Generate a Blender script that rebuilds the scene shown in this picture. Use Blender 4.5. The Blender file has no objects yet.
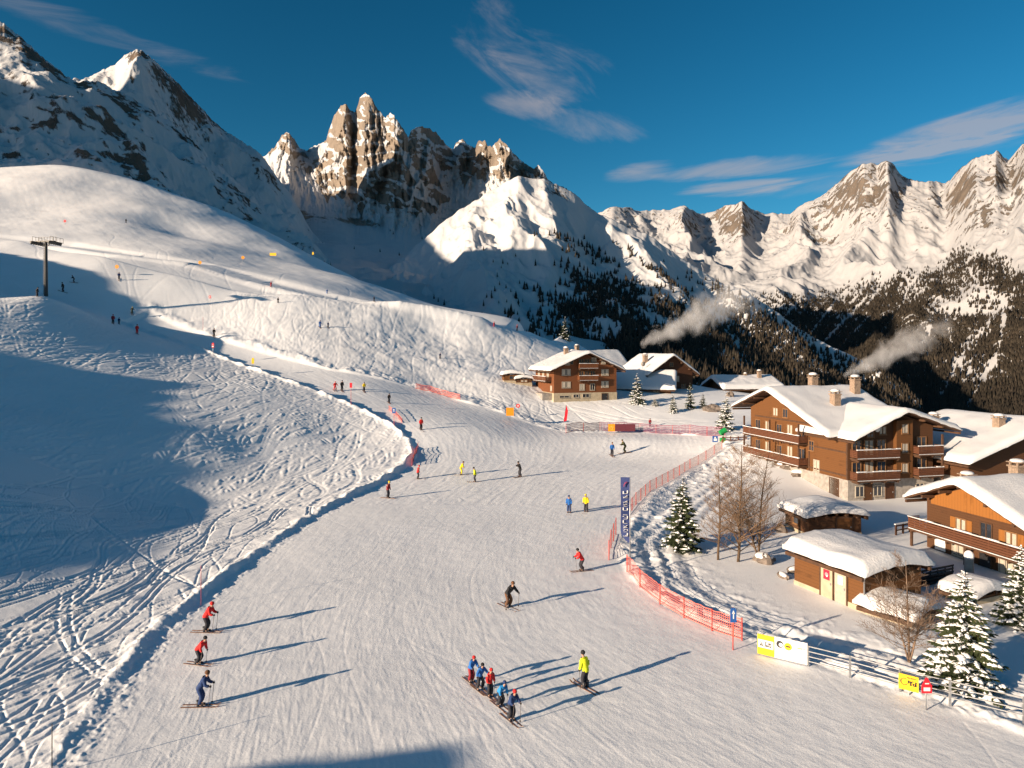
import bpy, bmesh, math, random
import numpy as np
from mathutils import Vector, Matrix, Euler

random.seed(7)
SC = bpy.context.scene
COL = SC.collection
PI = math.pi
R = math.radians

# ---------------------------------------------------------------- camera
CAMZ, F, HZ = 17.5, 683.0, 354.0       # eye height (m), focal length in pixels, row of the horizon
cam_d = bpy.data.cameras.new("camera")
cam = bpy.data.objects.new("camera", cam_d)
COL.objects.link(cam)
cam.location = (0, 0, CAMZ)
cam.rotation_euler = (PI / 2, 0, 0)
cam_d.sensor_width = 36.0
cam_d.lens = 36.0 * F / 1024.0
cam_d.shift_y = -(384.0 - HZ) / 1024.0
cam_d.clip_start = 0.5
cam_d.clip_end = 40000
SC.camera = cam

def pxw(px, py, Y):
    """world point at distance Y seen in the given direction"""
    return ((px - 512.0) / F * Y, Y, CAMZ + (HZ - py) / F * Y)

# ---------------------------------------------------------------- object helpers
def link(o, parent=None):
    COL.objects.link(o)
    if parent is not None:
        o.parent = parent
    return o

def tag(o, label=None, cat=None, group=None, kind=None):
    if label: o["label"] = label
    if cat: o["category"] = cat
    if group: o["group"] = group
    if kind: o["kind"] = kind
    return o

def thing(name, label, cat, loc=(0, 0, 0), rz=0.0, group=None):
    o = bpy.data.objects.new(name, None)
    o.empty_display_size = 0.3
    link(o)
    o.location = loc
    o.rotation_euler = (0, 0, rz)
    return tag(o, label, cat, group)

class MB:
    """collects verts and faces; build() links them as ONE mesh object"""
    def __init__(s):
        s.v = []; s.f = []; s.m = []; s.sm = []
    def add(s, vs, fs, mat=0, smooth=False):
        b = len(s.v)
        s.v.extend([tuple(v) for v in vs])
        for f in fs:
            s.f.append([b + i for i in f]); s.m.append(mat); s.sm.append(smooth)
    def box(s, x0, x1, y0, y1, z0, z1, mat=0):
        vs = [(x0,y0,z0),(x1,y0,z0),(x1,y1,z0),(x0,y1,z0),(x0,y0,z1),(x1,y0,z1),(x1,y1,z1),(x0,y1,z1)]
        s.add(vs, [(3,2,1,0),(4,5,6,7),(0,1,5,4),(1,2,6,5),(2,3,7,6),(3,0,4,7)], mat)
    def obox(s, c, ax, ay, az, hx, hy, hz, mat=0):
        c = Vector(c); ax = Vector(ax).normalized()*hx; ay = Vector(ay).normalized()*hy; az = Vector(az).normalized()*hz
        vs = [c-ax-ay-az, c+ax-ay-az, c+ax+ay-az, c-ax+ay-az, c-ax-ay+az, c+ax-ay+az, c+ax+ay+az, c-ax+ay+az]
        s.add(vs, [(3,2,1,0),(4,5,6,7),(0,1,5,4),(1,2,6,5),(2,3,7,6),(3,0,4,7)], mat)
    def bar(s, p, q, w, h=None, mat=0):
        p = Vector(p); q = Vector(q); d = q - p
        if d.length < 1e-6: return
        up = Vector((0,0,1))
        if abs(d.normalized().z) > 0.95: up = Vector((0,1,0))
        side = d.cross(up).normalized(); u2 = side.cross(d).normalized()
        s.obox((p+q)/2, d, side, u2, d.length/2, w/2, (h or w)/2, mat)
    def tube(s, pts, rads, n=6, mat=0, smooth=True, caps=True):
        pts = [Vector(p) for p in pts]
        if not hasattr(rads, '__len__'): rads = [rads]*len(pts)
        rings = []; ref = None
        for i, p in enumerate(pts):
            d = (pts[min(i+1, len(pts)-1)] - pts[max(i-1, 0)])
            d = d.normalized() if d.length > 1e-9 else Vector((0,0,1))
            if ref is None:
                ref = Vector((1,0,0)) if abs(d.x) < 0.9 else Vector((0,1,0))
            a = (ref - d*ref.dot(d)).normalized(); b = d.cross(a); ref = a
            rings.append([p + (a*math.cos(2*PI*k/n) + b*math.sin(2*PI*k/n))*rads[i] for k in range(n)])
        vs = [v for r in rings for v in r]
        fs = [(i*n+k, i*n+(k+1)%n, (i+1)*n+(k+1)%n, (i+1)*n+k) for i in range(len(pts)-1) for k in range(n)]
        if caps:
            fs.append(tuple(range(n-1, -1, -1))); fs.append(tuple((len(pts)-1)*n+k for k in range(n)))
        s.add(vs, fs, mat, smooth)
    def prism(s, poly, y0, y1, mat=0):
        """poly: (x,z) outline counter-clockwise seen from -y, pushed from y0 to y1"""
        n = len(poly)
        vs = [(x, y0, z) for x, z in poly] + [(x, y1, z) for x, z in poly]
        fs = [tuple(range(n)), tuple(range(2*n-1, n-1, -1))]
        fs += [((i+1) % n, i, n+i, n+(i+1) % n) for i in range(n)]
        s.add(vs, fs, mat)
    def ball(s, c, rx, ry, rz, nu=8, nv=6, mat=0, jit=0.0, rng=random):
        vs = []; fs = []
        for j in range(nv+1):
            th = PI*j/nv
            for i in range(nu):
                ph = 2*PI*i/nu; k = 1 + (rng.uniform(-jit, jit) if jit else 0)
                vs.append((c[0]+rx*k*math.sin(th)*math.cos(ph), c[1]+ry*k*math.sin(th)*math.sin(ph), c[2]+rz*k*math.cos(th)))
        for j in range(nv):
            for i in range(nu):
                a = j*nu+i; b = j*nu+(i+1) % nu
                fs.append((a, a+nu, b+nu, b))
        s.add(vs, fs, mat, True)
    def xform(s, M):
        s.v = [tuple(M @ Vector(v)) for v in s.v]; return s
    def mesh(s, name, mats):
        me = bpy.data.meshes.new(name)
        me.from_pydata(s.v, [], s.f)
        for m in (mats if isinstance(mats, (list, tuple)) else [mats]): me.materials.append(m)
        me.polygons.foreach_set("material_index", s.m)
        me.polygons.foreach_set("use_smooth", s.sm)
        me.update(); return me
    def build(s, name, mats, parent=None):
        return link(bpy.data.objects.new(name, s.mesh(name, mats)), parent)

def grid_mesh(name, P, mat, attrs=None, parent=None, flip=False):
    """P: (rows, cols, 3) array of points -> one smooth grid mesh"""
    nr, nc, _ = P.shape
    me = bpy.data.meshes.new(name)
    nv = nr*nc; nf = (nr-1)*(nc-1)
    me.vertices.add(nv)
    me.vertices.foreach_set("co", np.ascontiguousarray(P, dtype=np.float32).ravel())
    i = np.arange(nr-1)[:, None]*nc + np.arange(nc-1)[None, :]
    q = np.stack([i, i+1, i+nc+1, i+nc], -1).reshape(-1, 4)
    if flip: q = q[:, ::-1]
    me.loops.add(nf*4); me.polygons.add(nf)
    me.loops.foreach_set("vertex_index", np.ascontiguousarray(q, dtype=np.int32).ravel())
    me.polygons.foreach_set("loop_start", np.arange(nf, dtype=np.int32)*4)
    me.polygons.foreach_set("use_smooth", np.ones(nf, dtype=bool))
    me.update(calc_edges=True)
    for k, a in (attrs or {}).items():
        at = me.attributes.new(k, 'FLOAT', 'POINT')
        at.data.foreach_set("value", np.ascontiguousarray(a, dtype=np.float32).ravel())
    me.materials.append(mat)
    return link(bpy.data.objects.new(name, me), parent)

# ---------------------------------------------------------------- numpy noise
_prng = np.random.RandomState(11)
_perm = _prng.permutation(4096)
_ga = _prng.rand(4096)*2*np.pi
_gx, _gy = np.cos(_ga), np.sin(_ga)
def perlin(x, y, seed=0):
    x = np.asarray(x, float); y = np.asarray(y, float)
    xi = np.floor(x).astype(np.int64); yi = np.floor(y).astype(np.int64)
    xf = x-xi; yf = y-yi
    u = xf*xf*xf*(xf*(xf*6-15)+10); v = yf*yf*yf*(yf*(yf*6-15)+10)
    def g(ax, ay, dx, dy):
        h = _perm[(_perm[(ax+seed*57) & 4095] + ay) & 4095]
        return _gx[h]*dx + _gy[h]*dy
    a = g(xi, yi, xf, yf); b = g(xi+1, yi, xf-1, yf)
    c = g(xi, yi+1, xf, yf-1); d = g(xi+1, yi+1, xf-1, yf-1)
    return ((a*(1-u)+b*u)*(1-v) + (c*(1-u)+d*u)*v)*1.5
def fbm(x, y, octv=5, gain=0.5, seed=0):
    s = 0; a = 1.0
    for o in range(octv):
        s = s + a*perlin(x, y, seed+o); x = x*2.03+3.7; y = y*2.03-1.3; a *= gain
    return s
def ridged(x, y, octv=5, gain=0.5, seed=0):
    s = 0; a = 1.0; w = 1.0
    for o in range(octv):
        n = 1-np.abs(perlin(x, y, seed+o)); n = n*n
        s = s + a*n*w; w = np.clip(n*1.4, 0, 1); x = x*2.07+1.7; y = y*2.07+9.2; a *= gain
    return s
def sstep(a, b, x):
    t = np.clip((x-a)/(b-a), 0, 1); return t*t*(3-2*t)

# ---------------------------------------------------------------- material helpers
def new_mat(name):
    m = bpy.data.materials.new(name); m.use_nodes = True
    nt = m.node_tree
    return m, nt, nt.nodes["Principled BSDF"], nt.nodes["Material Output"]
def nd(nt, t, **kw):
    n = nt.nodes.new(t)
    for k, v in kw.items():
        if k == 'inp':
            for i, val in v.items(): n.inputs[i].default_value = val
        else: setattr(n, k, v)
    return n
def ramp(nt, stops, interp='LINEAR'):
    r = nt.nodes.new("ShaderNodeValToRGB"); r.color_ramp.interpolation = interp
    e = r.color_ramp.elements
    while len(e) > 1: e.remove(e[-1])
    e[0].position, e[0].color = stops[0][0], stops[0][1]
    for p, c in stops[1:]:
        x = e.new(p); x.color = c
    return r
def g4(v): return (v, v, v, 1)
def c4(c): return (c[0], c[1], c[2], 1)

def simple_mat(name, col, rough=0.6, metal=0.0, var=0.12, scale=6.0, bump=0.0, spec=0.4):
    m, nt, bs, out = new_mat(name)
    tc = nd(nt, "ShaderNodeTexCoord")
    n = nd(nt, "ShaderNodeTexNoise", inp={"Scale": scale, "Detail": 4.0})
    nt.links.new(tc.outputs["Object"], n.inputs["Vector"])
    r = ramp(nt, [(0.3, c4([c*(1-var) for c in col])), (0.7, c4([min(1, c*(1+var)) for c in col]))])
    nt.links.new(n.outputs["Fac"], r.inputs[0]); nt.links.new(r.outputs[0], bs.inputs["Base Color"])
    bs.inputs["Roughness"].default_value = rough; bs.inputs["Metallic"].default_value = metal
    bs.inputs["Specular IOR Level"].default_value = spec
    if bump:
        b = nd(nt, "ShaderNodeBump", inp={"Strength": bump, "Distance": 0.02})
        nt.links.new(n.outputs["Fac"], b.inputs["Height"]); nt.links.new(b.outputs[0], bs.inputs["Normal"])
    return m
# ---------------------------------------------------------------- sky and sun
SUN_H = np.array([-0.848, -0.530]); SUN_H = SUN_H/np.linalg.norm(SUN_H)
SUN_EL = R(13.5)
sunv = Vector((SUN_H[0]*math.cos(SUN_EL), SUN_H[1]*math.cos(SUN_EL), math.sin(SUN_EL)))
sd = bpy.data.lights.new("sun", 'SUN'); sd.energy = 5.0; sd.angle = R(0.53); sd.color = (1.0, 0.795, 0.585)
so = bpy.data.objects.new("sun", sd); COL.objects.link(so)
so.rotation_euler = sunv.to_track_quat('Z', 'Y').to_euler(); so.location = (-200, -120, 300)

W = bpy.data.worlds.new("World"); SC.world = W; W.use_nodes = True
nt = W.node_tree; bg = nt.nodes["Background"]
sky = nd(nt, "ShaderNodeTexSky", sky_type='NISHITA', sun_disc=False)
sky.sun_elevation = SUN_EL
sky.sun_rotation = math.atan2(SUN_H[0], SUN_H[1])
sky.altitude = 1200; sky.air_density = 1.0; sky.dust_density = 1.6; sky.ozone_density = 3.0
bg.inputs["Strength"].default_value = 0.05
# thin high cloud laid on the sky by direction (azimuth, elevation)
tc = nd(nt, "ShaderNodeTexCoord"); sep = nd(nt, "ShaderNodeSeparateXYZ")
nt.links.new(tc.outputs["Generated"], sep.inputs[0])
def M(op, a, b=None, clamp=False):
    n = nd(nt, "ShaderNodeMath", operation=op); n.use_clamp = clamp
    for i, v in enumerate((a, b)):
        if v is None: continue
        if isinstance(v, (int, float)): n.inputs[i].default_value = v
        else: nt.links.new(v, n.inputs[i])
    return n.outputs[0]
az = M('ARCTAN2', sep.outputs[0], sep.outputs[1])
hyp = M('SQRT', M('ADD', M('MULTIPLY', sep.outputs[0], sep.outputs[0]), M('MULTIPLY', sep.outputs[1], sep.outputs[1])))
el = M('ARCTAN2', sep.outputs[2], hyp)
def noise2(sx, sy, seed, rot=0.0):
    c, s = math.cos(rot), math.sin(rot)
    cb = nd(nt, "ShaderNodeCombineXYZ"); cb.inputs[2].default_value = seed
    nt.links.new(M('MULTIPLY', M('ADD', M('MULTIPLY', az, c), M('MULTIPLY', el, s)), sx), cb.inputs[0])
    nt.links.new(M('MULTIPLY', M('SUBTRACT', M('MULTIPLY', el, c), M('MULTIPLY', az, s)), sy), cb.inputs[1])
    n = nd(nt, "ShaderNodeTexNoise", inp={"Scale": 1.0, "Detail": 7.0, "Roughness": 0.62, "Distortion": 0.6})
    nt.links.new(cb.outputs[0], n.inputs["Vector"]); return n.outputs["Fac"]
N_HI = noise2(7, 19, 1.0, -0.45); N_LO = noise2(5, 36, 7.7, 0.06)
def cloud(px, py, lx, ly, rot, dens, hi=False, a=0.38, b=0.78):
    """one bank of cirrus around the direction of a photo pixel; lx, ly radii in pixels"""
    a0 = math.atan2((px-512)/F, 1); e0 = math.atan2((HZ-py)/F, math.hypot((px-512)/F, 1))
    k = math.cos(a0)
    da = M('SUBTRACT', az, a0); de = M('SUBTRACT', el, e0)
    c, s = math.cos(rot), math.sin(rot)
    lx = lx/F*k*k; ly = ly/F*k
    pn = M('ADD', M('MULTIPLY', da, c/lx), M('MULTIPLY', de, s/lx)); qn = M('SUBTRACT', M('MULTIPLY', de, c/ly), M('MULTIPLY', da, s/ly))
    fall = M('SUBTRACT', 1.0, M('ADD', M('MULTIPLY', pn, pn), M('MULTIPLY', qn, qn)), True)
    # the bank thins towards its rim because the noise threshold rises there
    n = N_HI if hi else N_LO
    t = M('SUBTRACT', n, M('MULTIPLY', M('SUBTRACT', 1.0, fall), 0.30))
    mr = nd(nt, "ShaderNodeMapRange", interpolation_type='SMOOTHSTEP', inp={1: a, 2: b})
    nt.links.new(t, mr.inputs[0])
    return M('MULTIPLY', M('MULTIPLY', mr.outputs[0], M('MINIMUM', M('MULTIPLY', fall, 2.5), 1.0)), dens)
banks = [
    cloud(550, 70, 90, 36, -0.25, 0.85, True, 0.30, 0.72),
    cloud(490, 35, 60, 40, -0.6, 0.6, True, 0.34, 0.78),
    cloud(525, 105, 50, 16, -0.1, 0.8, True, 0.28, 0.7),
    cloud(590, 126, 70, 20, -0.1, 0.6, True, 0.30, 0.72),
    cloud(90, 30, 210, 16, -0.14, 0.5, False, 0.26, 0.75),
    cloud(640, 170, 45, 12, 0.1, 0.9, False, 0.28, 0.65),
    cloud(745, 168, 110, 13, 0.03, 0.9, False, 0.30, 0.68),
    cloud(740, 188, 75, 9, 0.0, 1.0, False, 0.24, 0.62),
    cloud(830, 182, 120, 14, 0.06, 0.6, False, 0.32, 0.74),
    cloud(990, 126, 185, 24, 0.15, 1.25, False, 0.16, 0.58),
    cloud(950, 150, 130, 13, 0.03, 0.8, False, 0.24, 0.62),
]
tot = banks[0]
for b in banks[1:]: tot = M('ADD', tot, b)
fac = M('MULTIPLY', M('MINIMUM', tot, 1.0), 0.5)
# the photograph's sky: deeper and more teal than the raw model, paler towards the horizon
hs = nd(nt, "ShaderNodeHueSaturation", inp={"Hue": 0.474, "Saturation": 1.26, "Value": 0.27})
nt.links.new(sky.outputs[0], hs.inputs["Color"])
gm = nd(nt, "ShaderNodeGamma", inp={"Gamma": 1.32}); nt.links.new(hs.outputs[0], gm.inputs[0])
hv = nd(nt, "ShaderNodeHueSaturation", inp={"Value": 3.9}); nt.links.new(gm.outputs[0], hv.inputs["Color"])
mx = nd(nt, "ShaderNodeMix", data_type='RGBA')
nt.links.new(fac, mx.inputs["Factor"]); nt.links.new(hv.outputs[0], mx.inputs["A"])
mx.inputs["B"].default_value = (6.2, 5.2, 4.9, 1)
nt.links.new(mx.outputs["Result"], bg.inputs["Color"])

SC.view_settings.view_transform = 'Standard'
SC.view_settings.look = 'None'
SC.view_settings.exposure = 0.88
SC.view_settings.gamma = 1.0
SC.view_settings.use_curve_mapping = False
SC.render.engine = 'CYCLES'
SC.cycles.use_denoising = True
try: SC.cycles.denoiser = 'OPENIMAGEDENOISE'
except Exception: pass
SC.cycles.max_bounces = 5
SC.cycles.diffuse_bounces = 3
SC.cycles.glossy_bounces = 2
SC.cycles.transparent_max_bounces = 12
SC.cycles.volume_bounces = 1
SC.cycles.use_adaptive_sampling = True
SC.cycles.adaptive_threshold = 0.012
# ---------------------------------------------------------------- near ground: heights
def fl(px, py):
    return pxw(px, py, CAMZ*F/(py-HZ))
CP = []
for px, py in [(-200,768),(60,768),(250,768),(512,768),(800,768),(1100,768),(1300,768),(120,690),(300,690),(512,690),(760,690),(1024,690),
               (1250,690),(210,610),(400,610),(600,610),(800,610),(1024,610),(1250,610),(300,545),(450,545),(600,545),(700,560),
               (350,505),(450,505),(560,505),(640,520),(760,540),(900,560),(1024,560),(1250,560),(850,505),(1000,500),(1300,500)]:
    CP.append(fl(px, py))
CP += [pxw(*t) for t in [
    # piste as it climbs away
    (440,480,94),(520,476,96),(620,470,100),(612,455,113),(690,455,110),(500,450,113),(421,430,117),(480,430,120),(570,432,130),(640,440,120),
    (700,440,118),(500,412,140),(440,402,141),(389,402,133),(340,390,136),(364,385,140),(300,372,145),(250,362,149),(215,350,153),(140,334,156),(115,322,158),
    # left off-piste
    (0,768,28.9),(0,700,34.6),(0,640,41.5),(0,560,54),(0,500,64),(0,430,84),(0,400,96),(0,350,114),(0,300,142),(60,310,140),(100,500,76),(100,560,58.5),
    (100,440,90),(100,380,113),(200,500,82.5),(200,440,97),(200,400,113),(250,450,100),(250,390,124),(300,430,110),(350,440,112),(150,345,143),(150,600,48.7),(45,295,142),(160,372,126),
    # lift and the slope above
    (0,255,195),(60,262,190),(110,270,185),(200,290,185),(260,303,185),(330,308,190),(420,317,195),(500,329,200),(0,225,250),(60,222,265),(126,222,275),
    (200,262,215),(270,272,225),(330,285,225),(400,303,222),(470,318,225),(0,170,370),(50,166,375),(100,172,375),(150,187,370),(200,210,345),(250,233,325),(300,257,305),
    (350,278,292),(420,299,282),(500,324,270),(560,337,258),(110,200,320),(180,235,290),
    (300,335,165),(380,350,166),(450,365,166),(430,335,190),(380,320,188),(520,348,190),(500,385,156),(520,375,170),(440,388,152),(400,380,150),(560,345,225),
    # the shelf of the upper chalets and the bank below it
    (530,392,156),(548,403,150),(620,405,151),(590,380,175),(660,392,165),(690,385,180),(560,425,139),(620,424,140),(660,420,142),(700,415,146),(735,400,160),(735,425,128),(690,432,130),
    (760,395,175),(800,400,170),
    # big chalet and the mound left of it
    (748,445,106),(735,465,99),(770,470,95),(800,480,92),(850,502,84.5),(960,495,88),(1020,490,92)]]
CP += [(-40,27,0.5),(-70,30,3),(-70,50,6),(-110,60,14),(-110,100,24),(-160,140,44),(-120,20,4),(-200,200,58),(-260,240,70),(-330,320,98),(-180,20,8),(-280,100,60),(-380,200,70),(-450,400,118),(-300,20,20),
       (-230,430,120),(-100,450,60),(0,420,-5),(60,330,-10),(100,260,-18),(130,230,-16),(180,180,-10),(250,160,-14),(80,190,2),(60,230,2),(40,280,-2),(100,140,0),(140,120,-2),(220,100,-6),(120,70,-1),(200,60,-2),
       (60,25,0),(120,25,0),(200,25,-1),(60,80,0),(80,100,-0.4),(70,120,0.5),(300,300,-40),(150,420,-50),(400,100,-20)]
CPA = np.array(CP)
_c = CPA[:, :2]/100.0
def _U(r2): return 0.5*r2*np.log(np.maximum(r2, 1e-12))
_n = len(CPA)
_d2 = ((_c[:, None]-_c[None])**2).sum(-1)
_A = np.zeros((_n+3, _n+3)); _A[:_n, :_n] = _U(_d2) + np.eye(_n)*0.002
_A[:_n, _n] = 1; _A[:_n, _n+1:] = _c; _A[_n, :_n] = 1; _A[_n+1:, :_n] = _c.T
_w = np.linalg.solve(_A, np.concatenate([CPA[:, 2], [0, 0, 0]]))
def rbf(X, Y):
    sh = np.shape(X); x = np.ravel(X)/100.0; y = np.ravel(Y)/100.0
    out = np.empty(len(x))
    for i in range(0, len(x), 60000):
        a = x[i:i+60000, None]-_c[None, :, 0]; b = y[i:i+60000, None]-_c[None, :, 1]
        out[i:i+60000] = _U(a*a+b*b) @ _w[:_n] + _w[_n] + _w[_n+1]*x[i:i+60000] + _w[_n+2]*y[i:i+60000]
    return out.reshape(sh)

# where a line of sight meets the smooth ground
_HY = np.concatenate([np.arange(20, 130, 0.25), np.arange(130, 420, 0.8)])
def hit0(px, py):
    X = (px-512)/F*_HY; Zr = CAMZ+(HZ-py)/F*_HY; Zt = rbf(X, _HY)
    k = np.nonzero(Zt >= Zr)[0]
    if len(k) == 0 or k[0] == 0: i = len(_HY)-1 if len(k) == 0 else 0; return (X[i], _HY[i], Zt[i])
    i = k[0]; a = Zr[i-1]-Zt[i-1]; b = Zt[i]-Zr[i]; t = a/(a+b)
    Y = _HY[i-1]+(_HY[i]-_HY[i-1])*t; x = (px-512)/F*Y
    return (x, Y, float(rbf(np.array([x]), np.array([Y]))[0]))
def poly(pts): return np.array([hit0(*p)[:2] for p in pts])

L_EDGE = poly([(62,775),(95,730),(130,680),(165,635),(205,600),(255,562),(310,522),(360,495),(402,473),(418,457),(414,441),(395,425),(360,408),(300,385),(250,368),(200,348),(160,336),(125,324)])
T_EDGE = poly([(150,316),(190,333),(250,350),(330,371),(400,385),(440,396),(500,413),(545,428),(570,433)])
R_EDGE = poly([(570,433),(640,432),(715,436),(722,450),(690,470),(650,492),(626,520),(613,550),(626,580),(660,607),(742,642),(830,672),(930,708),(1024,738),(1150,775)])
PISTE = np.concatenate([L_EDGE[::-1][::1], [[-60, 21]], [[60, 21]], R_EDGE[::-1], T_EDGE[::-1]])
PISTE = np.concatenate([L_EDGE[::-1], np.array([[L_EDGE[0][0]-3, 18.0], [40, 18.0]]), R_EDGE[::-1], T_EDGE[::-1][1:]])
ROAD = poly([(-20,236),(60,246),(130,256),(200,264),(260,282),(330,299),(400,309),(470,322),(530,333),(575,342)])

ROADZ = rbf(ROAD[:, 0], ROAD[:, 1])
def seg_dist(X, Y, P, closed=False):
    """distance to a polyline and the parameter of the nearest point"""
    d = np.full(np.shape(X), 1e9)
    n = len(P)
    for i in range(n if closed else n-1):
        a = P[i]; b = P[(i+1) % n]; e = b-a; L = max((e**2).sum(), 1e-9)
        t = np.clip(((X-a[0])*e[0]+(Y-a[1])*e[1])/L, 0, 1)
        d = np.minimum(d, (X-a[0]-t*e[0])**2+(Y-a[1]-t*e[1])**2)
    return np.sqrt(d)
def inside(X, Y, P):
    r = np.zeros(np.shape(X), bool); n = len(P)
    for i in range(n):
        x1, y1 = P[i]; x2, y2 = P[(i+1) % n]
        if y1 == y2: continue
        c = ((y1 > Y) != (y2 > Y)) & (X < (x2-x1)*(Y-y1)/(y2-y1)+x1)
        r ^= c
    return r
def piste_sd(X, Y):
    """signed distance to the groomed run, positive on it"""
    d = seg_dist(X, Y, PISTE, True)
    return np.where(inside(X, Y, PISTE), d, -d)

_sgx = np.arange(-165, 75, 0.3); _sgy = np.arange(14, 275, 0.3)
_sd = piste_sd(*np.meshgrid(_sgx, _sgy))
def sd_fast(x, y):
    i = np.clip(np.round((x+165)/0.3).astype(int), 0, len(_sgx)-1); j = np.clip(np.round((y-14)/0.3).astype(int), 0, len(_sgy)-1)
    return _sd[j, i]
# ---------------------------------------------------------------- ski tracks pressed into the snow
class Tracks:
    def __init__(s, x0, x1, y0, y1, res):
        s.x0, s.y0, s.res = x0, y0, res
        s.nx = int((x1-x0)/res); s.ny = int((y1-y0)/res)
        s.dn = np.zeros(s.nx*s.ny, np.float32); s.up = np.zeros(s.nx*s.ny, np.float32)
    def stamp(s, x, y, dep, rim=0.0):
        i = np.round((x-s.x0)/s.res).astype(int); j = np.round((y-s.y0)/s.res).astype(int)
        k = (i >= 0) & (i < s.nx) & (j >= 0) & (j < s.ny)
        q = (j*s.nx+i)[k]
        if dep is None: np.maximum.at(s.up, q, np.broadcast_to(rim, x.shape)[k].astype(np.float32))
        else: np.minimum.at(s.dn, q, -np.broadcast_to(dep, x.shape)[k].astype(np.float32))
    def finish(s):
        h = np.where(s.dn < -1e-4, s.dn, s.up).reshape(s.ny, s.nx)
        for _ in range(1):
            h = (h+np.roll(h, 1, 0)+np.roll(h, -1, 0)+np.roll(h, 1, 1)+np.roll(h, -1, 1))/5
        h[0] = h[-1] = 0; h[:, 0] = h[:, -1] = 0
        s.h = h
    def sample(s, X, Y):
        fx = np.clip((X-s.x0)/s.res, 0, s.nx-1.001); fy = np.clip((Y-s.y0)/s.res, 0, s.ny-1.001)
        i = fx.astype(int); j = fy.astype(int); u = fx-i; v = fy-j; h = s.h
        return (h[j, i]*(1-u)+h[j, i+1]*u)*(1-v)+(h[j+1, i]*(1-u)+h[j+1, i+1]*u)*v

TN = Tracks(-52, 46, 19, 80, 0.055)
TF = Tracks(-150, 60, 78, 260, 0.15)
rng = np.random.RandomState(5)
def run_tracks(T, x, y, head, amp, per, ph, length, wid, dep, ds, offp=True, curve=None, rim=0.35, gaps=0.0):
    """all curves advance together; grooves only off (or only on) the groomed run"""
    x = x.copy(); y = y.copy(); s = 0.0; n = len(x)
    W_ = np.arange(-1.6, 1.61, T.res*0.55/np.median(wid))
    while s < length.max():
        h = head + amp*np.sin(2*PI*s/per+ph) + (curve(x, y) if curve is not None else 0)
        x += np.cos(h)*ds; y += np.sin(h)*ds; s += ds
        live = s < length
        if gaps: live &= np.sin(s*1.7+ph*9) > gaps-1
        sdv = sd_fast(x, y)
        live &= ((sdv < -1.2) & ((x < 4) | (y > 130))) if offp else (sdv > 0.4)
        if not live.any(): continue
        nx_, ny_ = -np.sin(h), np.cos(h)
        fade = np.minimum(np.minimum(s, length-s)/1.5, 1.0).clip(0, 1)
        for w in W_:
            aw = abs(w)
            px_ = x+nx_*w*wid; py_ = y+ny_*w*wid
            if aw <= 1.0:
                T.stamp(px_[live], py_[live], (dep*(1-aw**4)*fade)[live]+1e-3)
            elif rim:
                T.stamp(px_[live], py_[live], None, (dep*rim*(1-((aw-1.3)/0.35)**2).clip(0, 1)*fade)[live]+1e-4)

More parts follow.
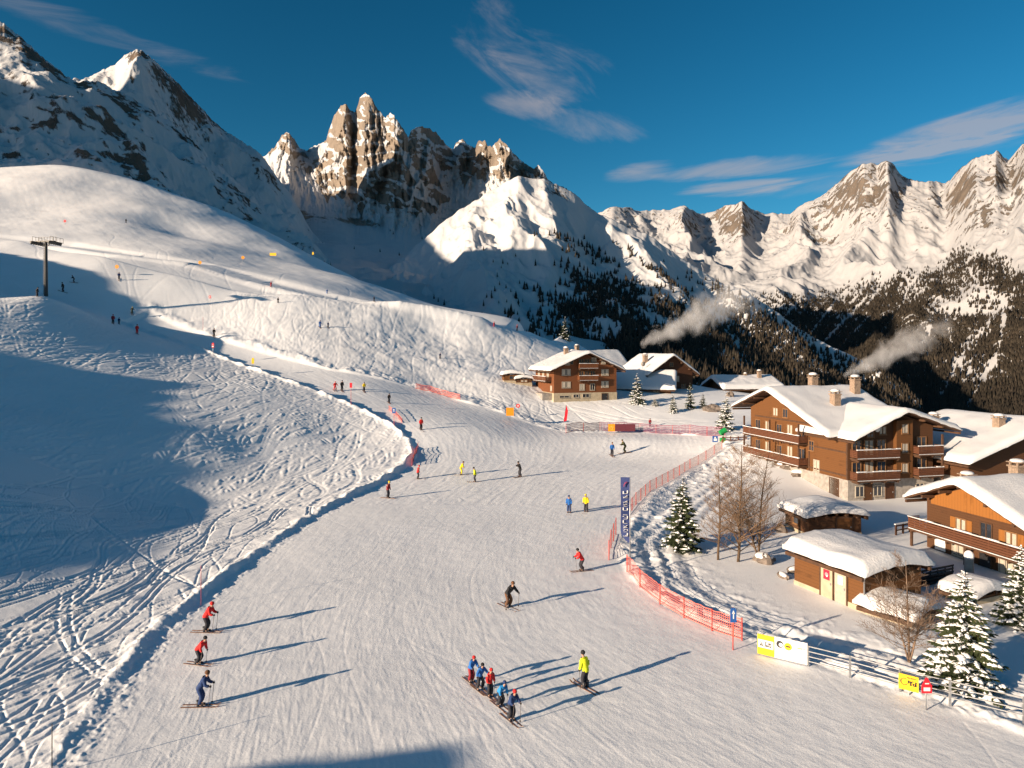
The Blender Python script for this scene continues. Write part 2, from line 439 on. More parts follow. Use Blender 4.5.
def make_tracks():
    # untracked snow left of the run: long S-turns coming down towards the viewer and crossing traverses
    for T, N, (xa, xb, ya, yb), ds, w0, w1 in ((TN, 125, (-54, 6, 24, 98), 0.05, 0.09, 0.15), (TF, 380, (-118, 2, 80, 172), 0.12, 0.14, 0.22)):
        x = rng.uniform(xa, xb, N); y = rng.uniform(ya, yb, N)
        kind = rng.rand(N)
        fld = 0.35*perlin(x/28, y/28, 301)
        head = np.where(kind < 0.70, -1.75+fld+rng.normal(0, 0.13, N), np.where(kind < 0.92, -2.35+fld+rng.normal(0, 0.10, N), rng.normal(-0.9, 0.2, N)))
        amp = np.where(kind < 0.66, rng.uniform(0.15, 0.6, N), rng.uniform(0.0, 0.2, N))
        per = rng.uniform(16, 38, N); ph = rng.uniform(0, 6.28, N)
        length = rng.uniform(25, 90, N)
        wid = rng.uniform(w0, w1, N); dep = wid*rng.uniform(0.55, 1.0, N)
        dep = dep*np.clip(1.25-(y-80)/75, 0.45, 1.0)
        run_tracks(T, x, y, head, amp, per, ph, length, wid, dep, ds)
        # the second ski of every skier beside the first
        k = rng.rand(N) < 0.75
        hh = head+amp*np.sin(ph)
        off = rng.uniform(0.45, 0.75, N)
        run_tracks(T, (x-np.sin(hh)*off)[k], (y+np.cos(hh)*off)[k], head[k], amp[k], per[k], ph[k], length[k], wid[k], dep[k], ds)
    # many finer single tracks linking S-turns
    for T, N, (xa, xb, ya, yb), ds, w0, w1 in ((TN, 150, (-52, 8, 26, 98), 0.05, 0.06, 0.085), (TF, 260, (-110, 2, 82, 172), 0.11, 0.11, 0.15)):
        x = rng.uniform(xa, xb, N); y = rng.uniform(ya, yb, N); fld = 0.3*perlin(x/30, y/30, 305)
        wid = rng.uniform(w0, w1, N)
        run_tracks(T, x, y, np.where(rng.rand(N) < 0.75, -1.7, -2.3)+fld+rng.normal(0, 0.1, N), rng.uniform(0.35, 0.8, N), rng.uniform(14, 30, N), rng.uniform(0, 6, N), rng.uniform(30, 95, N), wid, wid*0.75, ds)
    # chopped snow of the open slope above the run
    N = 520
    x = rng.uniform(-75, 5, N); y = rng.uniform(140, 205, N)
    head = rng.normal(-1.2, 0.7, N)
    run_tracks(TF, x, y, head, rng.uniform(0.1, 0.5, N), rng.uniform(12, 34, N), rng.uniform(0, 6, N), rng.uniform(10, 50, N), rng.uniform(0.12, 0.2, N), rng.uniform(0.05, 0.12, N), 0.13)
    N = 110
    x = rng.uniform(-150, -20, N); y = rng.uniform(175, 258, N)
    run_tracks(TF, x, y, rng.normal(-0.9, 0.4, N), rng.uniform(0.08, 0.3, N), rng.uniform(25, 60, N), rng.uniform(0, 6, N), rng.uniform(20, 70, N), rng.uniform(0.16, 0.26, N), rng.uniform(0.012, 0.05, N), 0.16)
    # groomed run: skid marks and fine lines along the fall line
    eL = L_EDGE; eR = R_EDGE[2:]
    def flow(x, y):
        out = []
        for P, sgn in ((eL, -1), (eR, 1)):
            best = np.full(x.shape, 1e9); ang = np.zeros(x.shape)
            for i in range(len(P)-1):
                a = P[i]; b = P[i+1]; e = (b-a)*sgn; m = (a+b)/2
                d = (x-m[0])**2+(y-m[1])**2
                k = d < best; best = np.where(k, d, best); ang = np.where(k, math.atan2(e[1], e[0]), ang)
            out.append((best, ang))
        wl = 1/(out[0][0]+30); wr = 1/(out[1][0]+30)
        cx = np.cos(out[0][1])*wl+np.cos(out[1][1])*wr; sy = np.sin(out[0][1])*wl+np.sin(out[1][1])*wr
        return np.arctan2(sy, cx)
    for T, N, (xa, xb, ya, yb), ds, ws in ((TN, 3600, (-26, 40, 19, 80), 0.06, 0.6), (TF, 1300, (-50, 45, 80, 155), 0.16, 1.7)):
        x = rng.uniform(xa, xb, N); y = rng.uniform(ya, yb, N)
        run_tracks(T, x, y, rng.normal(0, 0.10, N), np.full(N, 0.06), rng.uniform(8, 20, N), rng.uniform(0, 6, N), rng.uniform(8, 38, N), rng.uniform(0.06, 0.11, N)*ws, rng.uniform(0.004, 0.017, N)*ws, ds, False, flow, 0.5)
        N = int(N*0.6)
        x = rng.uniform(xa, xb, N); y = rng.uniform(ya, yb, N)
        run_tracks(T, x, y, rng.choice([-1, 1], N)*rng.uniform(0.12, 0.75, N), rng.uniform(0, 0.5, N), rng.uniform(5, 9, N), rng.uniform(0, 6, N), rng.uniform(0.8, 5.5, N), rng.uniform(0.06, 0.12, N)*ws, rng.uniform(0.007, 0.022, N)*ws, ds, False, flow, 0.5)
def carve_marks():
    # wide carved arcs and groomer seams on the run
    N = 45
    for T, (xa, xb, ya, yb), ds in ((TN, (-24, 38, 19, 80), 0.06), (TF, (-45, 40, 80, 150), 0.15)):
        x = rng.uniform(xa, xb, N); y = rng.uniform(ya, yb, N)
        run_tracks(T, x, y, rng.normal(-1.5, 0.35, N), rng.uniform(0.1, 0.4, N), rng.uniform(22, 50, N), rng.uniform(0, 6, N), rng.uniform(10, 36, N), np.full(N, 0.06 if T is TN else 0.14), rng.uniform(0.006, 0.02, N), ds, False, None, 0.6)
make_tracks(); carve_marks(); TN.finish(); TF.finish()

def ground_h(X, Y, fine=True):
    z = rbf(X, Y)
    sdv = piste_sd(X, Y)
    off = sstep(0.1, -1.0, sdv)                       # 0 on the run, 1 off it
    dl = seg_dist(X, Y, L_EDGE); dt = seg_dist(X, Y, T_EDGE); dr = seg_dist(X, Y, R_EDGE)
    far = np.clip((Y-30)/80, 0, 1)
    # ploughed bank along the left edge, softer ones along the others
    nb = fbm(X*0.5, Y*0.5, 3, 0.5, 40)
    z += off*(0.03+0.40*far+0.05*nb)*np.exp(-(dl/14)**2)*(dl < dr)
    z += off*(0.11+0.28*far)*np.exp(-((dl-0.9-0.4*perlin(X/3.1, Y/3.1, 61))/(0.65+0.3*perlin(X/2, Y/2, 62)))**2)*np.clip(0.75+1.1*fbm(X/4.2, Y/4.2, 3, 0.6, 63), 0.1, 2)
    z += off*0.30*np.exp(-((dt-2.2)/1.9)**2)*np.clip(0.7+1.4*fbm(X/6, Y/6, 3, 0.6, 67), 0, 2)*(1-0.75*np.exp(-((X-25)/22)**2))
    z += off*(0.20*np.exp(-((dr-1.0-0.5*perlin(X/3, Y/3, 64))/0.9)**2)*np.clip(0.8+1.2*fbm(X/3.7, Y/3.7, 3, 0.6, 65), 0.1, 2.2))*(dr < dl)
    # the packed track crossing the upper slope: a shelf with a lip on its lower side
    drd = seg_dist(X, Y, ROAD)
    zr = np.zeros(np.shape(X)); bd = np.full(np.shape(X), 1e9)
    for i in range(len(ROAD)-1):
        a = ROAD[i]; b = ROAD[i+1]; e = b-a; L = (e**2).sum()
        t = np.clip(((X-a[0])*e[0]+(Y-a[1])*e[1])/L, 0, 1); d = np.hypot(X-a[0]-t*e[0], Y-a[1]-t*e[1])
        k = d < bd; bd = np.where(k, d, bd); zr = np.where(k, ROADZ[i]+(ROADZ[i+1]-ROADZ[i])*t, zr)
    kr = sstep(8.5, 4.2, bd); z = z*(1-kr)+(zr+0.06*(Y-np.interp(X, ROAD[:, 0], ROAD[:, 1])))*kr
    dd = Y-np.interp(X, LIP[:, 0], LIP[:, 1])
    fadeL = sstep(LIP[0, 0]-12, LIP[0, 0]+6, X)*sstep(LIP[-1, 0]+4, LIP[-1, 0]-14, X)
    wv = 1+0.35*perlin(X/17, Y*0, 66)
    z += 2.7*wv*fadeL*np.where(dd < 0, np.exp(-(dd/15)**2), np.exp(-(dd/3.6)**2))
    if fine:
        z += off*(0.006*fbm(X/2.6, Y/2.6, 3, 0.5, 3)*sstep(0, 4, -sdv)+0.11*fbm(X/14, Y/14, 2, 0.5, 9)*sstep(0, 10, -sdv))
        pth = seg_dist(X, Y, PATH)
        z -= off*0.16*(np.exp(-((pth-0.7)/0.45)**2)+0.7*np.exp(-((pth-2.3)/0.5)**2))*(1+0.5*fbm(X/1.5, Y/1.5, 2, 0.5, 33))
        rough = np.exp(-(((X+22)/38)**2+((Y-178)/30)**2))+0.7*np.exp(-(((X-22)/16)**2+((Y-137)/9)**2))
        z += off*rough*(0.22*fbm(X/5, Y/5, 3, 0.5, 14))
        up = sstep(150, 260, Y)*(1-sstep(10, 60, X))
        z += up*(1.8*fbm(X/55, Y/55, 2, 0.5, 21)+0.09*fbm(X/9, Y/9, 3, 0.5, 23)+0.03*fbm((X*0.75+Y*0.66)/3.2, (Y*0.75-X*0.66)/26, 3, 0.6, 25))*(sstep(3, 12, drd))
        # trodden bank beside the netting on the right
        rb = np.exp(-((dr-3)/3.5)**2)*(X > 5)*off
        z += rb*0.16*np.maximum(fbm(X/1.3, Y/1.3, 3, 0.6, 31), -0.1)
        z += (1-off)*(0.012*fbm(X/1.2, Y/1.2, 3, 0.5, 5)+0.05*fbm(X/11, Y/11, 2, 0.5, 6))
        # lumps thrown up along the ploughed edges
        ed = off*np.exp(-(np.minimum(dl, np.minimum(dr, dt))/1.3)**2)+(1-off)*np.exp(-(dl/0.9)**2)*0.7
        z += ed*np.exp(-(Y/130)**4)*(0.09*np.maximum(perlin(X/0.30, Y/0.30, 51), 0)+0.09*np.maximum(perlin(X/0.7, Y/0.7, 52), 0))
        z += np.where(Y < 79, TN.sample(X, Y), TF.sample(X, Y))*np.where(np.abs(Y-79) < 0.6, np.abs(Y-79)/0.6, 1)
    return z
LIP = poly([(-40,240),(10,250),(60,260),(110,270),(160,282),(205,293),(260,305),(330,310),(420,319),(505,331)])
PATH = poly([(742,470),(700,500),(652,540),(668,590),(720,618),(790,640),(860,660),(930,682),(1020,702)])
def ground_z(x, y):
    return float(ground_h(np.array([x], float), np.array([y], float), False)[0])
def hit(px, py):
    x, y, _ = hit0(px, py)
    Yv = np.arange(max(20, y*0.85), y*1.15, 0.1 if y < 130 else 0.4)
    X = (px-512)/F*Yv; d = ground_h(X, Yv, False)-(CAMZ+(HZ-py)/F*Yv)
    k = np.nonzero(d >= 0)[0]
    if len(k) and k[0] > 0:
        y = Yv[k[0]]; x = (px-512)/F*y
    return (x, y, ground_z(x, y))

# ---------------------------------------------------------------- snow
def snow_material(name, tint=(0.88, 0.88, 0.885), fine=1.0, bumpd=0.03):
    m, nt, bs, out = new_mat(name)
    geo = nd(nt, "ShaderNodeNewGeometry")
    n1 = nd(nt, "ShaderNodeTexNoise", inp={"Scale": 0.06*fine, "Detail": 6.0, "Roughness": 0.55})
    n2 = nd(nt, "ShaderNodeTexNoise", inp={"Scale": 9.0*fine, "Detail": 5.0, "Roughness": 0.65})
    for n in (n1, n2): nt.links.new(geo.outputs["Position"], n.inputs["Vector"])
    r = ramp(nt, [(0.3, c4([c*0.91 for c in tint])), (0.7, c4(tint))])
    nt.links.new(n1.outputs["Fac"], r.inputs[0]); nt.links.new(r.outputs[0], bs.inputs["Base Color"])
    b = nd(nt, "ShaderNodeBump", inp={"Strength": 0.55, "Distance": bumpd})
    nt.links.new(n2.outputs["Fac"], b.inputs["Height"]); nt.links.new(b.outputs[0], bs.inputs["Normal"])
    bs.inputs["Roughness"].default_value = 0.55
    bs.inputs["Specular IOR Level"].default_value = 0.25
    return m
M_SNOW = snow_material("snow")

def near_ground():
    us = np.concatenate([-np.geomspace(5200, 40, 90), np.arange(-40, 1064, 0.85), 1064+np.geomspace(6, 3600, 70)])
    ys = [18.0]
    while ys[-1] < 460:
        y = ys[-1]
        ys.append(y + (max(0.05, y*y/12000*0.8) if y < 52 else 0.19 if y < 150 else 0.5+(y-150)*0.005))
    ys = np.array(ys)
    X = (us[None, :]-512)/F*ys[:, None]; Y = np.broadcast_to(ys[:, None], X.shape)
    Z = ground_h(X, Y)
    ob = grid_mesh("snowy_ground", np.stack([X, Y, Z], -1), M_SNOW)
    tag(ob, kind="structure")
near_ground()
# ---------------------------------------------------------------- mountains
def mountain_mat(name, rockc, rockd, sc=1.0, rough_edge=0.55, snow=(0.6, 0.6, 0.61)):
    m, nt, bs, out = new_mat(name)
    geo = nd(nt, "ShaderNodeNewGeometry")
    at = nd(nt, "ShaderNodeAttribute", attribute_name="rock")
    n1 = nd(nt, "ShaderNodeTexNoise", inp={"Scale": 0.09*sc, "Detail": 8.0, "Roughness": 0.68})
    n2 = nd(nt, "ShaderNodeTexNoise", inp={"Scale": 0.02*sc, "Detail": 6.0, "Roughness": 0.6})
    mp = nd(nt, "ShaderNodeMapping"); mp.inputs["Scale"].default_value = (1, 1, 0.35)
    nt.links.new(geo.outputs["Position"], mp.inputs["Vector"])
    for n in (n1, n2): nt.links.new(mp.outputs[0], n.inputs["Vector"])
    # rock = attribute + noise, sharpened
    a = nd(nt, "ShaderNodeMath", operation='SUBTRACT'); nt.links.new(n1.outputs["Fac"], a.inputs[0]); a.inputs[1].default_value = 0.5
    b = nd(nt, "ShaderNodeMath", operation='MULTIPLY_ADD'); nt.links.new(a.outputs[0], b.inputs[0]); b.inputs[1].default_value = rough_edge*2
    nt.links.new(at.outputs["Fac"], b.inputs[2])
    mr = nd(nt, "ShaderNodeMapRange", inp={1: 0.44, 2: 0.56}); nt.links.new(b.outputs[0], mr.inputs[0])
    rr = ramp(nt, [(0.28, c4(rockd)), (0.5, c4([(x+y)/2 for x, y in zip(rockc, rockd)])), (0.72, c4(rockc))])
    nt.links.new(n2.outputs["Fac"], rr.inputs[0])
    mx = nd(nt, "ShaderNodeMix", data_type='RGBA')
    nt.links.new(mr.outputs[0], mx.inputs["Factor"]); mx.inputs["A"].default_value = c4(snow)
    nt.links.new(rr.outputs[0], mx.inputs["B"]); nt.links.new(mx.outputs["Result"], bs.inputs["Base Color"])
    bs.inputs["Roughness"].default_value = 0.8; bs.inputs["Specular IOR Level"].default_value = 0.15
    bp = nd(nt, "ShaderNodeBump", inp={"Strength": 0.9, "Distance": 5.0/sc})
    h = nd(nt, "ShaderNodeMath", operation='MULTIPLY'); nt.links.new(n1.outputs["Fac"], h.inputs[0])
    h2 = nd(nt, "ShaderNodeMath", operation='MULTIPLY_ADD'); nt.links.new(mr.outputs[0], h2.inputs[0]); h2.inputs[1].default_value = 0.85; h2.inputs[2].default_value = 0.15
    nt.links.new(h2.outputs[0], h.inputs[1]); nt.links.new(h.outputs[0], bp.inputs["Height"]); nt.links.new(bp.outputs[0], bs.inputs["Normal"])
    return m

def smooth_interp(t, tk, vk):
    """monotone-ish cubic through knots (vk may be an array of columns, knots along axis 0)"""
    vk = np.asarray(vk, float); tk = np.asarray(tk, float)
    sl = np.diff(vk, axis=0)/np.diff(tk).reshape((-1,)+(1,)*(vk.ndim-1))
    m = np.zeros_like(vk); m[0] = sl[0]; m[-1] = sl[-1]
    same = sl[1:]*sl[:-1] > 0
    with np.errstate(divide='ignore', invalid='ignore'):
        hm = 2*sl[1:]*sl[:-1]/(sl[1:]+sl[:-1])
    m[1:-1] = np.where(same, hm, 0)
    i = np.clip(np.searchsorted(tk, t, side='right')-1, 0, len(tk)-2)
    h = (tk[i+1]-tk[i]); x = (t-tk[i])/h
    sh = (-1,)+(1,)*(vk.ndim-1); x = x.reshape(sh); h = h.reshape(sh)
    return (vk[i]*(1+2*x)*(1-x)**2 + m[i]*h*x*(1-x)**2 + vk[i+1]*x*x*(3-2*x) + m[i+1]*h*x*x*(x-1))

MOUNT = {}
def mountain(name, prof, net, mat, du=0.8, nrows=300, u0=None, u1=None, jag=(), zig=0.0, zsm=25, disp=None, rockf=None, crest=0.0, back=0.6, tpow=1.0, seed=0, jdec=0.05, fwd=None):
    """prof: skyline (px,py); net: list of (px, [(py,Y), ...]) from the crest down, the first py is taken from prof"""
    prof = np.array(prof, float)
    u0 = prof[0, 0] if u0 is None else u0; u1 = prof[-1, 0] if u1 is None else u1
    us = [u0]
    while us[-1] < u1:
        u = us[-1]; us.append(u + (du if -60 < u < 1080 else du*(1+min(abs(u+60), abs(u-1080))/25)))
    us = np.array(us)
    pr = np.interp(us, prof[:, 0], prof[:, 1])
    pr0 = pr.copy()
    for amp, wl, sd in jag: pr = pr + amp*fbm(us/wl, us*0+sd, 3, 0.6, seed+sd)
    nu_k = np.array([k[0] for k in net], float)
    K = len(net[0][1])
    ty = np.stack([smooth_interp(us, nu_k, np.array([k[1][j][0] for k in net], float)) for j in range(K)])   # (K, nu)
    tY = np.stack([smooth_interp(us, nu_k, np.array([k[1][j][1] for k in net], float)) for j in range(K)])
    ty[0] = pr0
    for j in range(1, K): ty[j] = np.maximum(ty[j], ty[j-1]+4)
    t = np.linspace(0, 1, nrows)**tpow
    tk = np.linspace(0, 1, K)
    YY = smooth_interp(t, tk, tY); yy = smooth_interp(t, tk, ty)
    yy = yy + (pr-pr0)[None]*np.exp(-(t/jdec)**2)[:, None]
    if zig:                                  # peaks stand forward, gaps fall back: real faces left and right of each peak
        k = np.exp(-0.5*(np.arange(-60, 61)*du/zsm)**2); k /= k.sum()
        k2 = np.exp(-0.5*(np.arange(-60, 61)*du/3.0)**2); k2 /= k2.sum()
        def cv(a, kk): return np.convolve(np.pad(a, 60, 'edge'), kk, 'valid')
        hf = cv(pr0, k2)-cv(pr0, k)
        YY = YY + zig*hf[None]*YY/F*np.exp(-(t/0.45)**2)[:, None]
    if fwd is not None:
        fv = np.interp(us, [a[0] for a in fwd], [a[1] for a in fwd])
        YY = YY - fv[None]*np.exp(-(t/0.42)**2)[:, None]
    Z = CAMZ+(HZ-yy)/F*YY
    X = (us[None]-512)/F*YY
    T = np.broadcast_to(t[:, None], X.shape); U = np.broadcast_to(us[None], X.shape)
    if disp is not None:
        dZ, dY = disp(X, YY, Z, T, U, yy)
        Z = Z+dZ; 
        Y2 = YY+dY; X = X*Y2/YY; Z = CAMZ+(Z-CAMZ)*Y2/YY; YY = Y2
    # back side
    nb = 10
    bY = YY[0][None]+np.linspace(1, 0, nb)[:, None]**1.5*YY[0][None]*0.22
    bZ = Z[0][None]-(bY-YY[0][None])*back
    bX = (us[None]-512)/F*YY[0][None]*np.ones((nb, 1))
    P = np.concatenate([np.stack([bX, bY, bZ], -1)[:-1], np.stack([X, YY, Z], -1)], 0)
    # slope
    gx = np.gradient(P, axis=1); gy = np.gradient(P, axis=0)
    nrm = np.cross(gx, gy); nrm /= np.maximum(np.linalg.norm(nrm, axis=-1, keepdims=True), 1e-9)
    nz = np.abs(nrm[..., 2])[nb-1:]
    rk = rockf(X, YY, Z, T, U, yy, nz) if rockf is not None else np.zeros_like(X)
    rk = np.concatenate([np.repeat(rk[:1], nb-1, 0), rk], 0)
    ob = grid_mesh(name, P, mat, {"rock": rk})
    tag(ob, kind="structure")
    MOUNT[name] = (us, t, X, YY, Z, nz, rk[nb-1:], yy)
    return ob
def blob(U, y, cu, cy, ru, ry, rot=0.0):
    c, s = math.cos(rot), math.sin(rot); a = (U-cu)*c+(y-cy)*s; b = (y-cy)*c-(U-cu)*s
    return np.exp(-(a/ru)**2-(b/ry)**2)

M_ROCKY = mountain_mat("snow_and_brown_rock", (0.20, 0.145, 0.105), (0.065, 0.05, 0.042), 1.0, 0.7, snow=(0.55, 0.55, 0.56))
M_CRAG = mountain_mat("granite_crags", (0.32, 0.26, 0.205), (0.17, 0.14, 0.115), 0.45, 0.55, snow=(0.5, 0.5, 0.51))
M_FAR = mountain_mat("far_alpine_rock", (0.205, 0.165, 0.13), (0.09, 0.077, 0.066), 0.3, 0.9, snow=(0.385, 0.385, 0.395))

# --- rocky shoulder on the left, rising out of the picture towards the sun
def d1(X, Y, Z, T, U, y):
    w = np.sin(np.clip(T, 0, 1)*PI)**0.6
    s = Y/800
    dz = (ridged(X/150, Y/150, 5, 0.5, 60)-0.9)*34*w*s + fbm(X/35, Y/35, 5, 0.5, 64)*5*np.minimum(w+0.15, 1)*s
    return dz, 0*dz
def r1(X, Y, Z, T, U, y, nz):
    b = np.zeros_like(X)
    for a in ((40,65,60,9,0.72,0.9),(85,88,25,9,0.3,0.6),(120,105,40,10,0.55,0.6),(70,125,50,14,0.2,0.5),(125,155,36,12,0.75,0.8),(190,140,30,9,0.6,0.5),(10,140,30,14,0.3,0.35),(60,148,40,8,0.2,0.4),(240,195,40,14,0.7,0.35),(180,165,25,8,0.6,0.3)):
        b = np.maximum(b, blob(U, y, *a[:5])*a[5])
    n = ridged(X/60, Y/60, 4, 0.6, 71)-0.9; n2 = fbm(X/16, Y/16+Z/12, 4, 0.65, 73)
    return b*0.50+sstep(0.86, 0.66, nz)*0.22+n*0.26+n2*0.20-0.05
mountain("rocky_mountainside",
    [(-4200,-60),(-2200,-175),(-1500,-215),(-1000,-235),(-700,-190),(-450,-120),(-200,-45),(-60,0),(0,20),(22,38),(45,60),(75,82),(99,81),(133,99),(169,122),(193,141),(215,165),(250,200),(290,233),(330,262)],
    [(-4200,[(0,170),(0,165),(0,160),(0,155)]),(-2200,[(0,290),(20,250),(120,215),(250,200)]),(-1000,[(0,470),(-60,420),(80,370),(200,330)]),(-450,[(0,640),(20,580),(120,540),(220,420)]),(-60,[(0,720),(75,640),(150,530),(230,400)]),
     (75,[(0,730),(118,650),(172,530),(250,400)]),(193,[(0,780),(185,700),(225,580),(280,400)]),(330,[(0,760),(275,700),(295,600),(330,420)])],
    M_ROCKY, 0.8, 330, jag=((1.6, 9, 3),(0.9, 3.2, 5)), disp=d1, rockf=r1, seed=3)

# --- pyramid peak behind it
def d2(X, Y, Z, T, U, y):
    w = np.clip(T*5, 0, 1)*np.clip((1-T)*3, 0, 1)
    dz = (ridged(X/260, Y/260, 5, 0.5, 80)-0.9)*45*w + fbm(X/70, Y/70, 5, 0.55, 84)*11*w
    return dz, 0*dz
def r2(X, Y, Z, T, U, y, nz):
    b = np.zeros_like(X)
    for a in ((137,57,16,7,0.1,0.9),(190,100,46,15,0.8,0.95),(165,80,22,12,0.75,0.8),(215,122,20,12,0.75,0.85),(245,150,30,9,0.6,0.55),(133,85,5,4,0,0.8),(270,180,24,8,0.8,0.5)):
        b = np.maximum(b, blob(U, y, *a[:5])*a[5])
    n = ridged(X/120, Y/120, 4, 0.6, 91)-0.9
    return b*0.66+n*0.17+sstep(0.8, 0.55, nz)*0.2-0.06
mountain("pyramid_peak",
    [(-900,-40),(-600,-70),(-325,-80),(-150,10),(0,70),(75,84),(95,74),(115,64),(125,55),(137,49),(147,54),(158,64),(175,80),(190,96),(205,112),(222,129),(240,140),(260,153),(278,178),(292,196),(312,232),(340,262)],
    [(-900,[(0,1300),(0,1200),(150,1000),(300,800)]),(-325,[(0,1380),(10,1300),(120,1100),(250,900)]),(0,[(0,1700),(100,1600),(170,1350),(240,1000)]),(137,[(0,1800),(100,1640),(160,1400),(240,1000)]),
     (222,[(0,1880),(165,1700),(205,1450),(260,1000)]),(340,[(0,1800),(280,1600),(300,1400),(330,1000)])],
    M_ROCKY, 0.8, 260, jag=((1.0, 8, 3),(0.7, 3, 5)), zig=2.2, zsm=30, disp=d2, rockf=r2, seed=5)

# --- the granite needles and the snow bowl at their foot
def d3(X, Y, Z, T, U, y):
    up = np.clip(1-(T-0.36)/0.12, 0, 1)
    lo = np.clip((T-0.4)*4, 0, 1)*np.clip((1-T)*4, 0, 1)
    k = np.clip(T*14, 0, 1)
    fl_ = ridged(U/13+y*0.02, y/60, 4, 0.55, 101)-0.9
    fl2 = ridged(U/34+0.6*fbm(U/30, y/30, 2, .5, 3), y/90, 3, 0.5, 104)-0.9
    wp = 3*fbm(U/20, y/30, 2, 0.5, 105)
    fr = np.abs(perlin((U+wp)/17+y/90, y/70, 109))*75+np.abs(perlin((U+wp)/7.5-y/60, y/30, 111))*34+np.abs(perlin(U/3.4, y/11, 113))*14
    dy = (fr-40-fl2*20+fbm(U/4, y/5, 4, 0.6, 107)*9)*up*k
    dz = (ridged(X/420, Y/420, 4, 0.5, 110)-0.9)*26*lo+fbm(X/110, Y/110, 4, 0.5, 112)*7*lo
    return dz, dy
def r3(X, Y, Z, T, U, y, nz):
    foot = np.interp(U, [255,290,320,350,400,440,470,500,540,580,620], [158,160,196,205,215,218,186,180,184,196,216])+9*fbm(U/16, U*0, 3, 0.6, 7)
    m = sstep(4, -10, y-foot)
    led = ridged(U/22+y/30, y/15-U/30, 5, 0.6, 121)-1.1
    gl = np.zeros_like(X)
    for a in ((318,150,10,14,0.6),(412,170,30,3.4,1.05),(440,175,26,3.6,1.2),(380,165,24,3.2,-0.4),(455,185,9,22,0),(458,150,8,6,0),(330,168,16,4,-0.5),(400,118,5,5,0),(420,195,26,5,0.5),(352,190,20,4,0.2),(278,160,22,9,0)):
        gl = np.maximum(gl, blob(U, y, *a))
    base = np.where(U < 262, 0.0, 1.0)
    iso = blob(U, y, 280, 205, 60, 14, 0.5)*0.6+blob(U, y, 360, 222, 40, 9, 0.15)*0.6
    v = base*m*(1.0-0.62*sstep(0.12, 0.40, led)-0.9*gl)+iso*(1-m)+0.16*(fbm(U/9, y/9, 4, 0.6, 130))*m-0.03
    return np.clip((v-0.5)*2.2+0.5, -0.4, 1.4)
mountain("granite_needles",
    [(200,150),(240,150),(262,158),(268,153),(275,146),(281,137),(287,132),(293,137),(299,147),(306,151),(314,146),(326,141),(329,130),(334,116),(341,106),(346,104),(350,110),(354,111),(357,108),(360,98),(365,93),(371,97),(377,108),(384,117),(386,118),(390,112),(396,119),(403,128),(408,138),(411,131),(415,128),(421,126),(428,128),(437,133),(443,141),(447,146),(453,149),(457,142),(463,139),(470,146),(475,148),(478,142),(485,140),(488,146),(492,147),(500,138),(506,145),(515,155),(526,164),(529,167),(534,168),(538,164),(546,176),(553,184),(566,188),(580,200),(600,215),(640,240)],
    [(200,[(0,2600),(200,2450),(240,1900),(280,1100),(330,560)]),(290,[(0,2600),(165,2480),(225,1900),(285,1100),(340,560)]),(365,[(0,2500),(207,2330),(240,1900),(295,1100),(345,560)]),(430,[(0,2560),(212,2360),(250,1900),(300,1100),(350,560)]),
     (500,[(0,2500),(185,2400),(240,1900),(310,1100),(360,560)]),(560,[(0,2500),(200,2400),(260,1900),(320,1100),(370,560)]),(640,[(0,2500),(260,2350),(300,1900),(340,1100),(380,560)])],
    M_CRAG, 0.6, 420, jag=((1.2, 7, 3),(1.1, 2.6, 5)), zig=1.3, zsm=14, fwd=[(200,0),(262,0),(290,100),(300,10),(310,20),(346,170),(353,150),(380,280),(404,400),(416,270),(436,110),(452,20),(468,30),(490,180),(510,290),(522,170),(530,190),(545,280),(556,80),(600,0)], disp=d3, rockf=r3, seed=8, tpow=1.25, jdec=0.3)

# --- the white spur falling to the right from the needles, forest on its lower half
def d4(X, Y, Z, T, U, y):
    w = np.clip(0.25+T*5, 0, 1)*np.clip((1-T)*3, 0, 1)
    rd = ridged(X/170+0.35*Z/170, Y/330, 4, 0.5, 140)-0.9
    dz = rd*34*w+fbm(X/48, Y/48, 4, 0.5, 143)*6*w
    return dz, 0*dz
def r4(X, Y, Z, T, U, y, nz):
    b = np.zeros_like(X)
    for a in ((556,192,22,8,0.6,0.9),(600,225,18,7,0.6,0.35),(612,232,8,6,0,0.8),(540,175,12,8,0.5,0.7),(650,255,26,6,0.5,0.3),(660,320,40,12,0.3,0.35),(570,250,16,6,0.4,0.5),(600,255,20,6,0.4,0.45)):
        b = np.maximum(b, blob(U, y, *a[:5])*a[5])
    return b*0.6+0.16*(ridged(X/60, Y/60, 4, 0.6, 150)-0.9)-0.05
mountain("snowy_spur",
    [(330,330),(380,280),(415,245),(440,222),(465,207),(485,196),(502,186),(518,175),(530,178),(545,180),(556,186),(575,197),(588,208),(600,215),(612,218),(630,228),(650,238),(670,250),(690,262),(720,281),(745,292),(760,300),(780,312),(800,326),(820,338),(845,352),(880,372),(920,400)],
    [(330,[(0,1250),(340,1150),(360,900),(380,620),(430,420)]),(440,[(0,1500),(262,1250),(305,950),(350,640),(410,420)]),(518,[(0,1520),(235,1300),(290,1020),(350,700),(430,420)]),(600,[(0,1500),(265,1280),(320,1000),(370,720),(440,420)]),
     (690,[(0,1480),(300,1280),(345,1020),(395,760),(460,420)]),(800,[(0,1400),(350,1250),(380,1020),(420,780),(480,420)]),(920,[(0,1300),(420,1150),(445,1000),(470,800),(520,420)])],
    M_ROCKY, 0.8, 330, jag=((0.8, 9, 3),), zig=3.0, zsm=40, disp=d4, rockf=r4, seed=12)

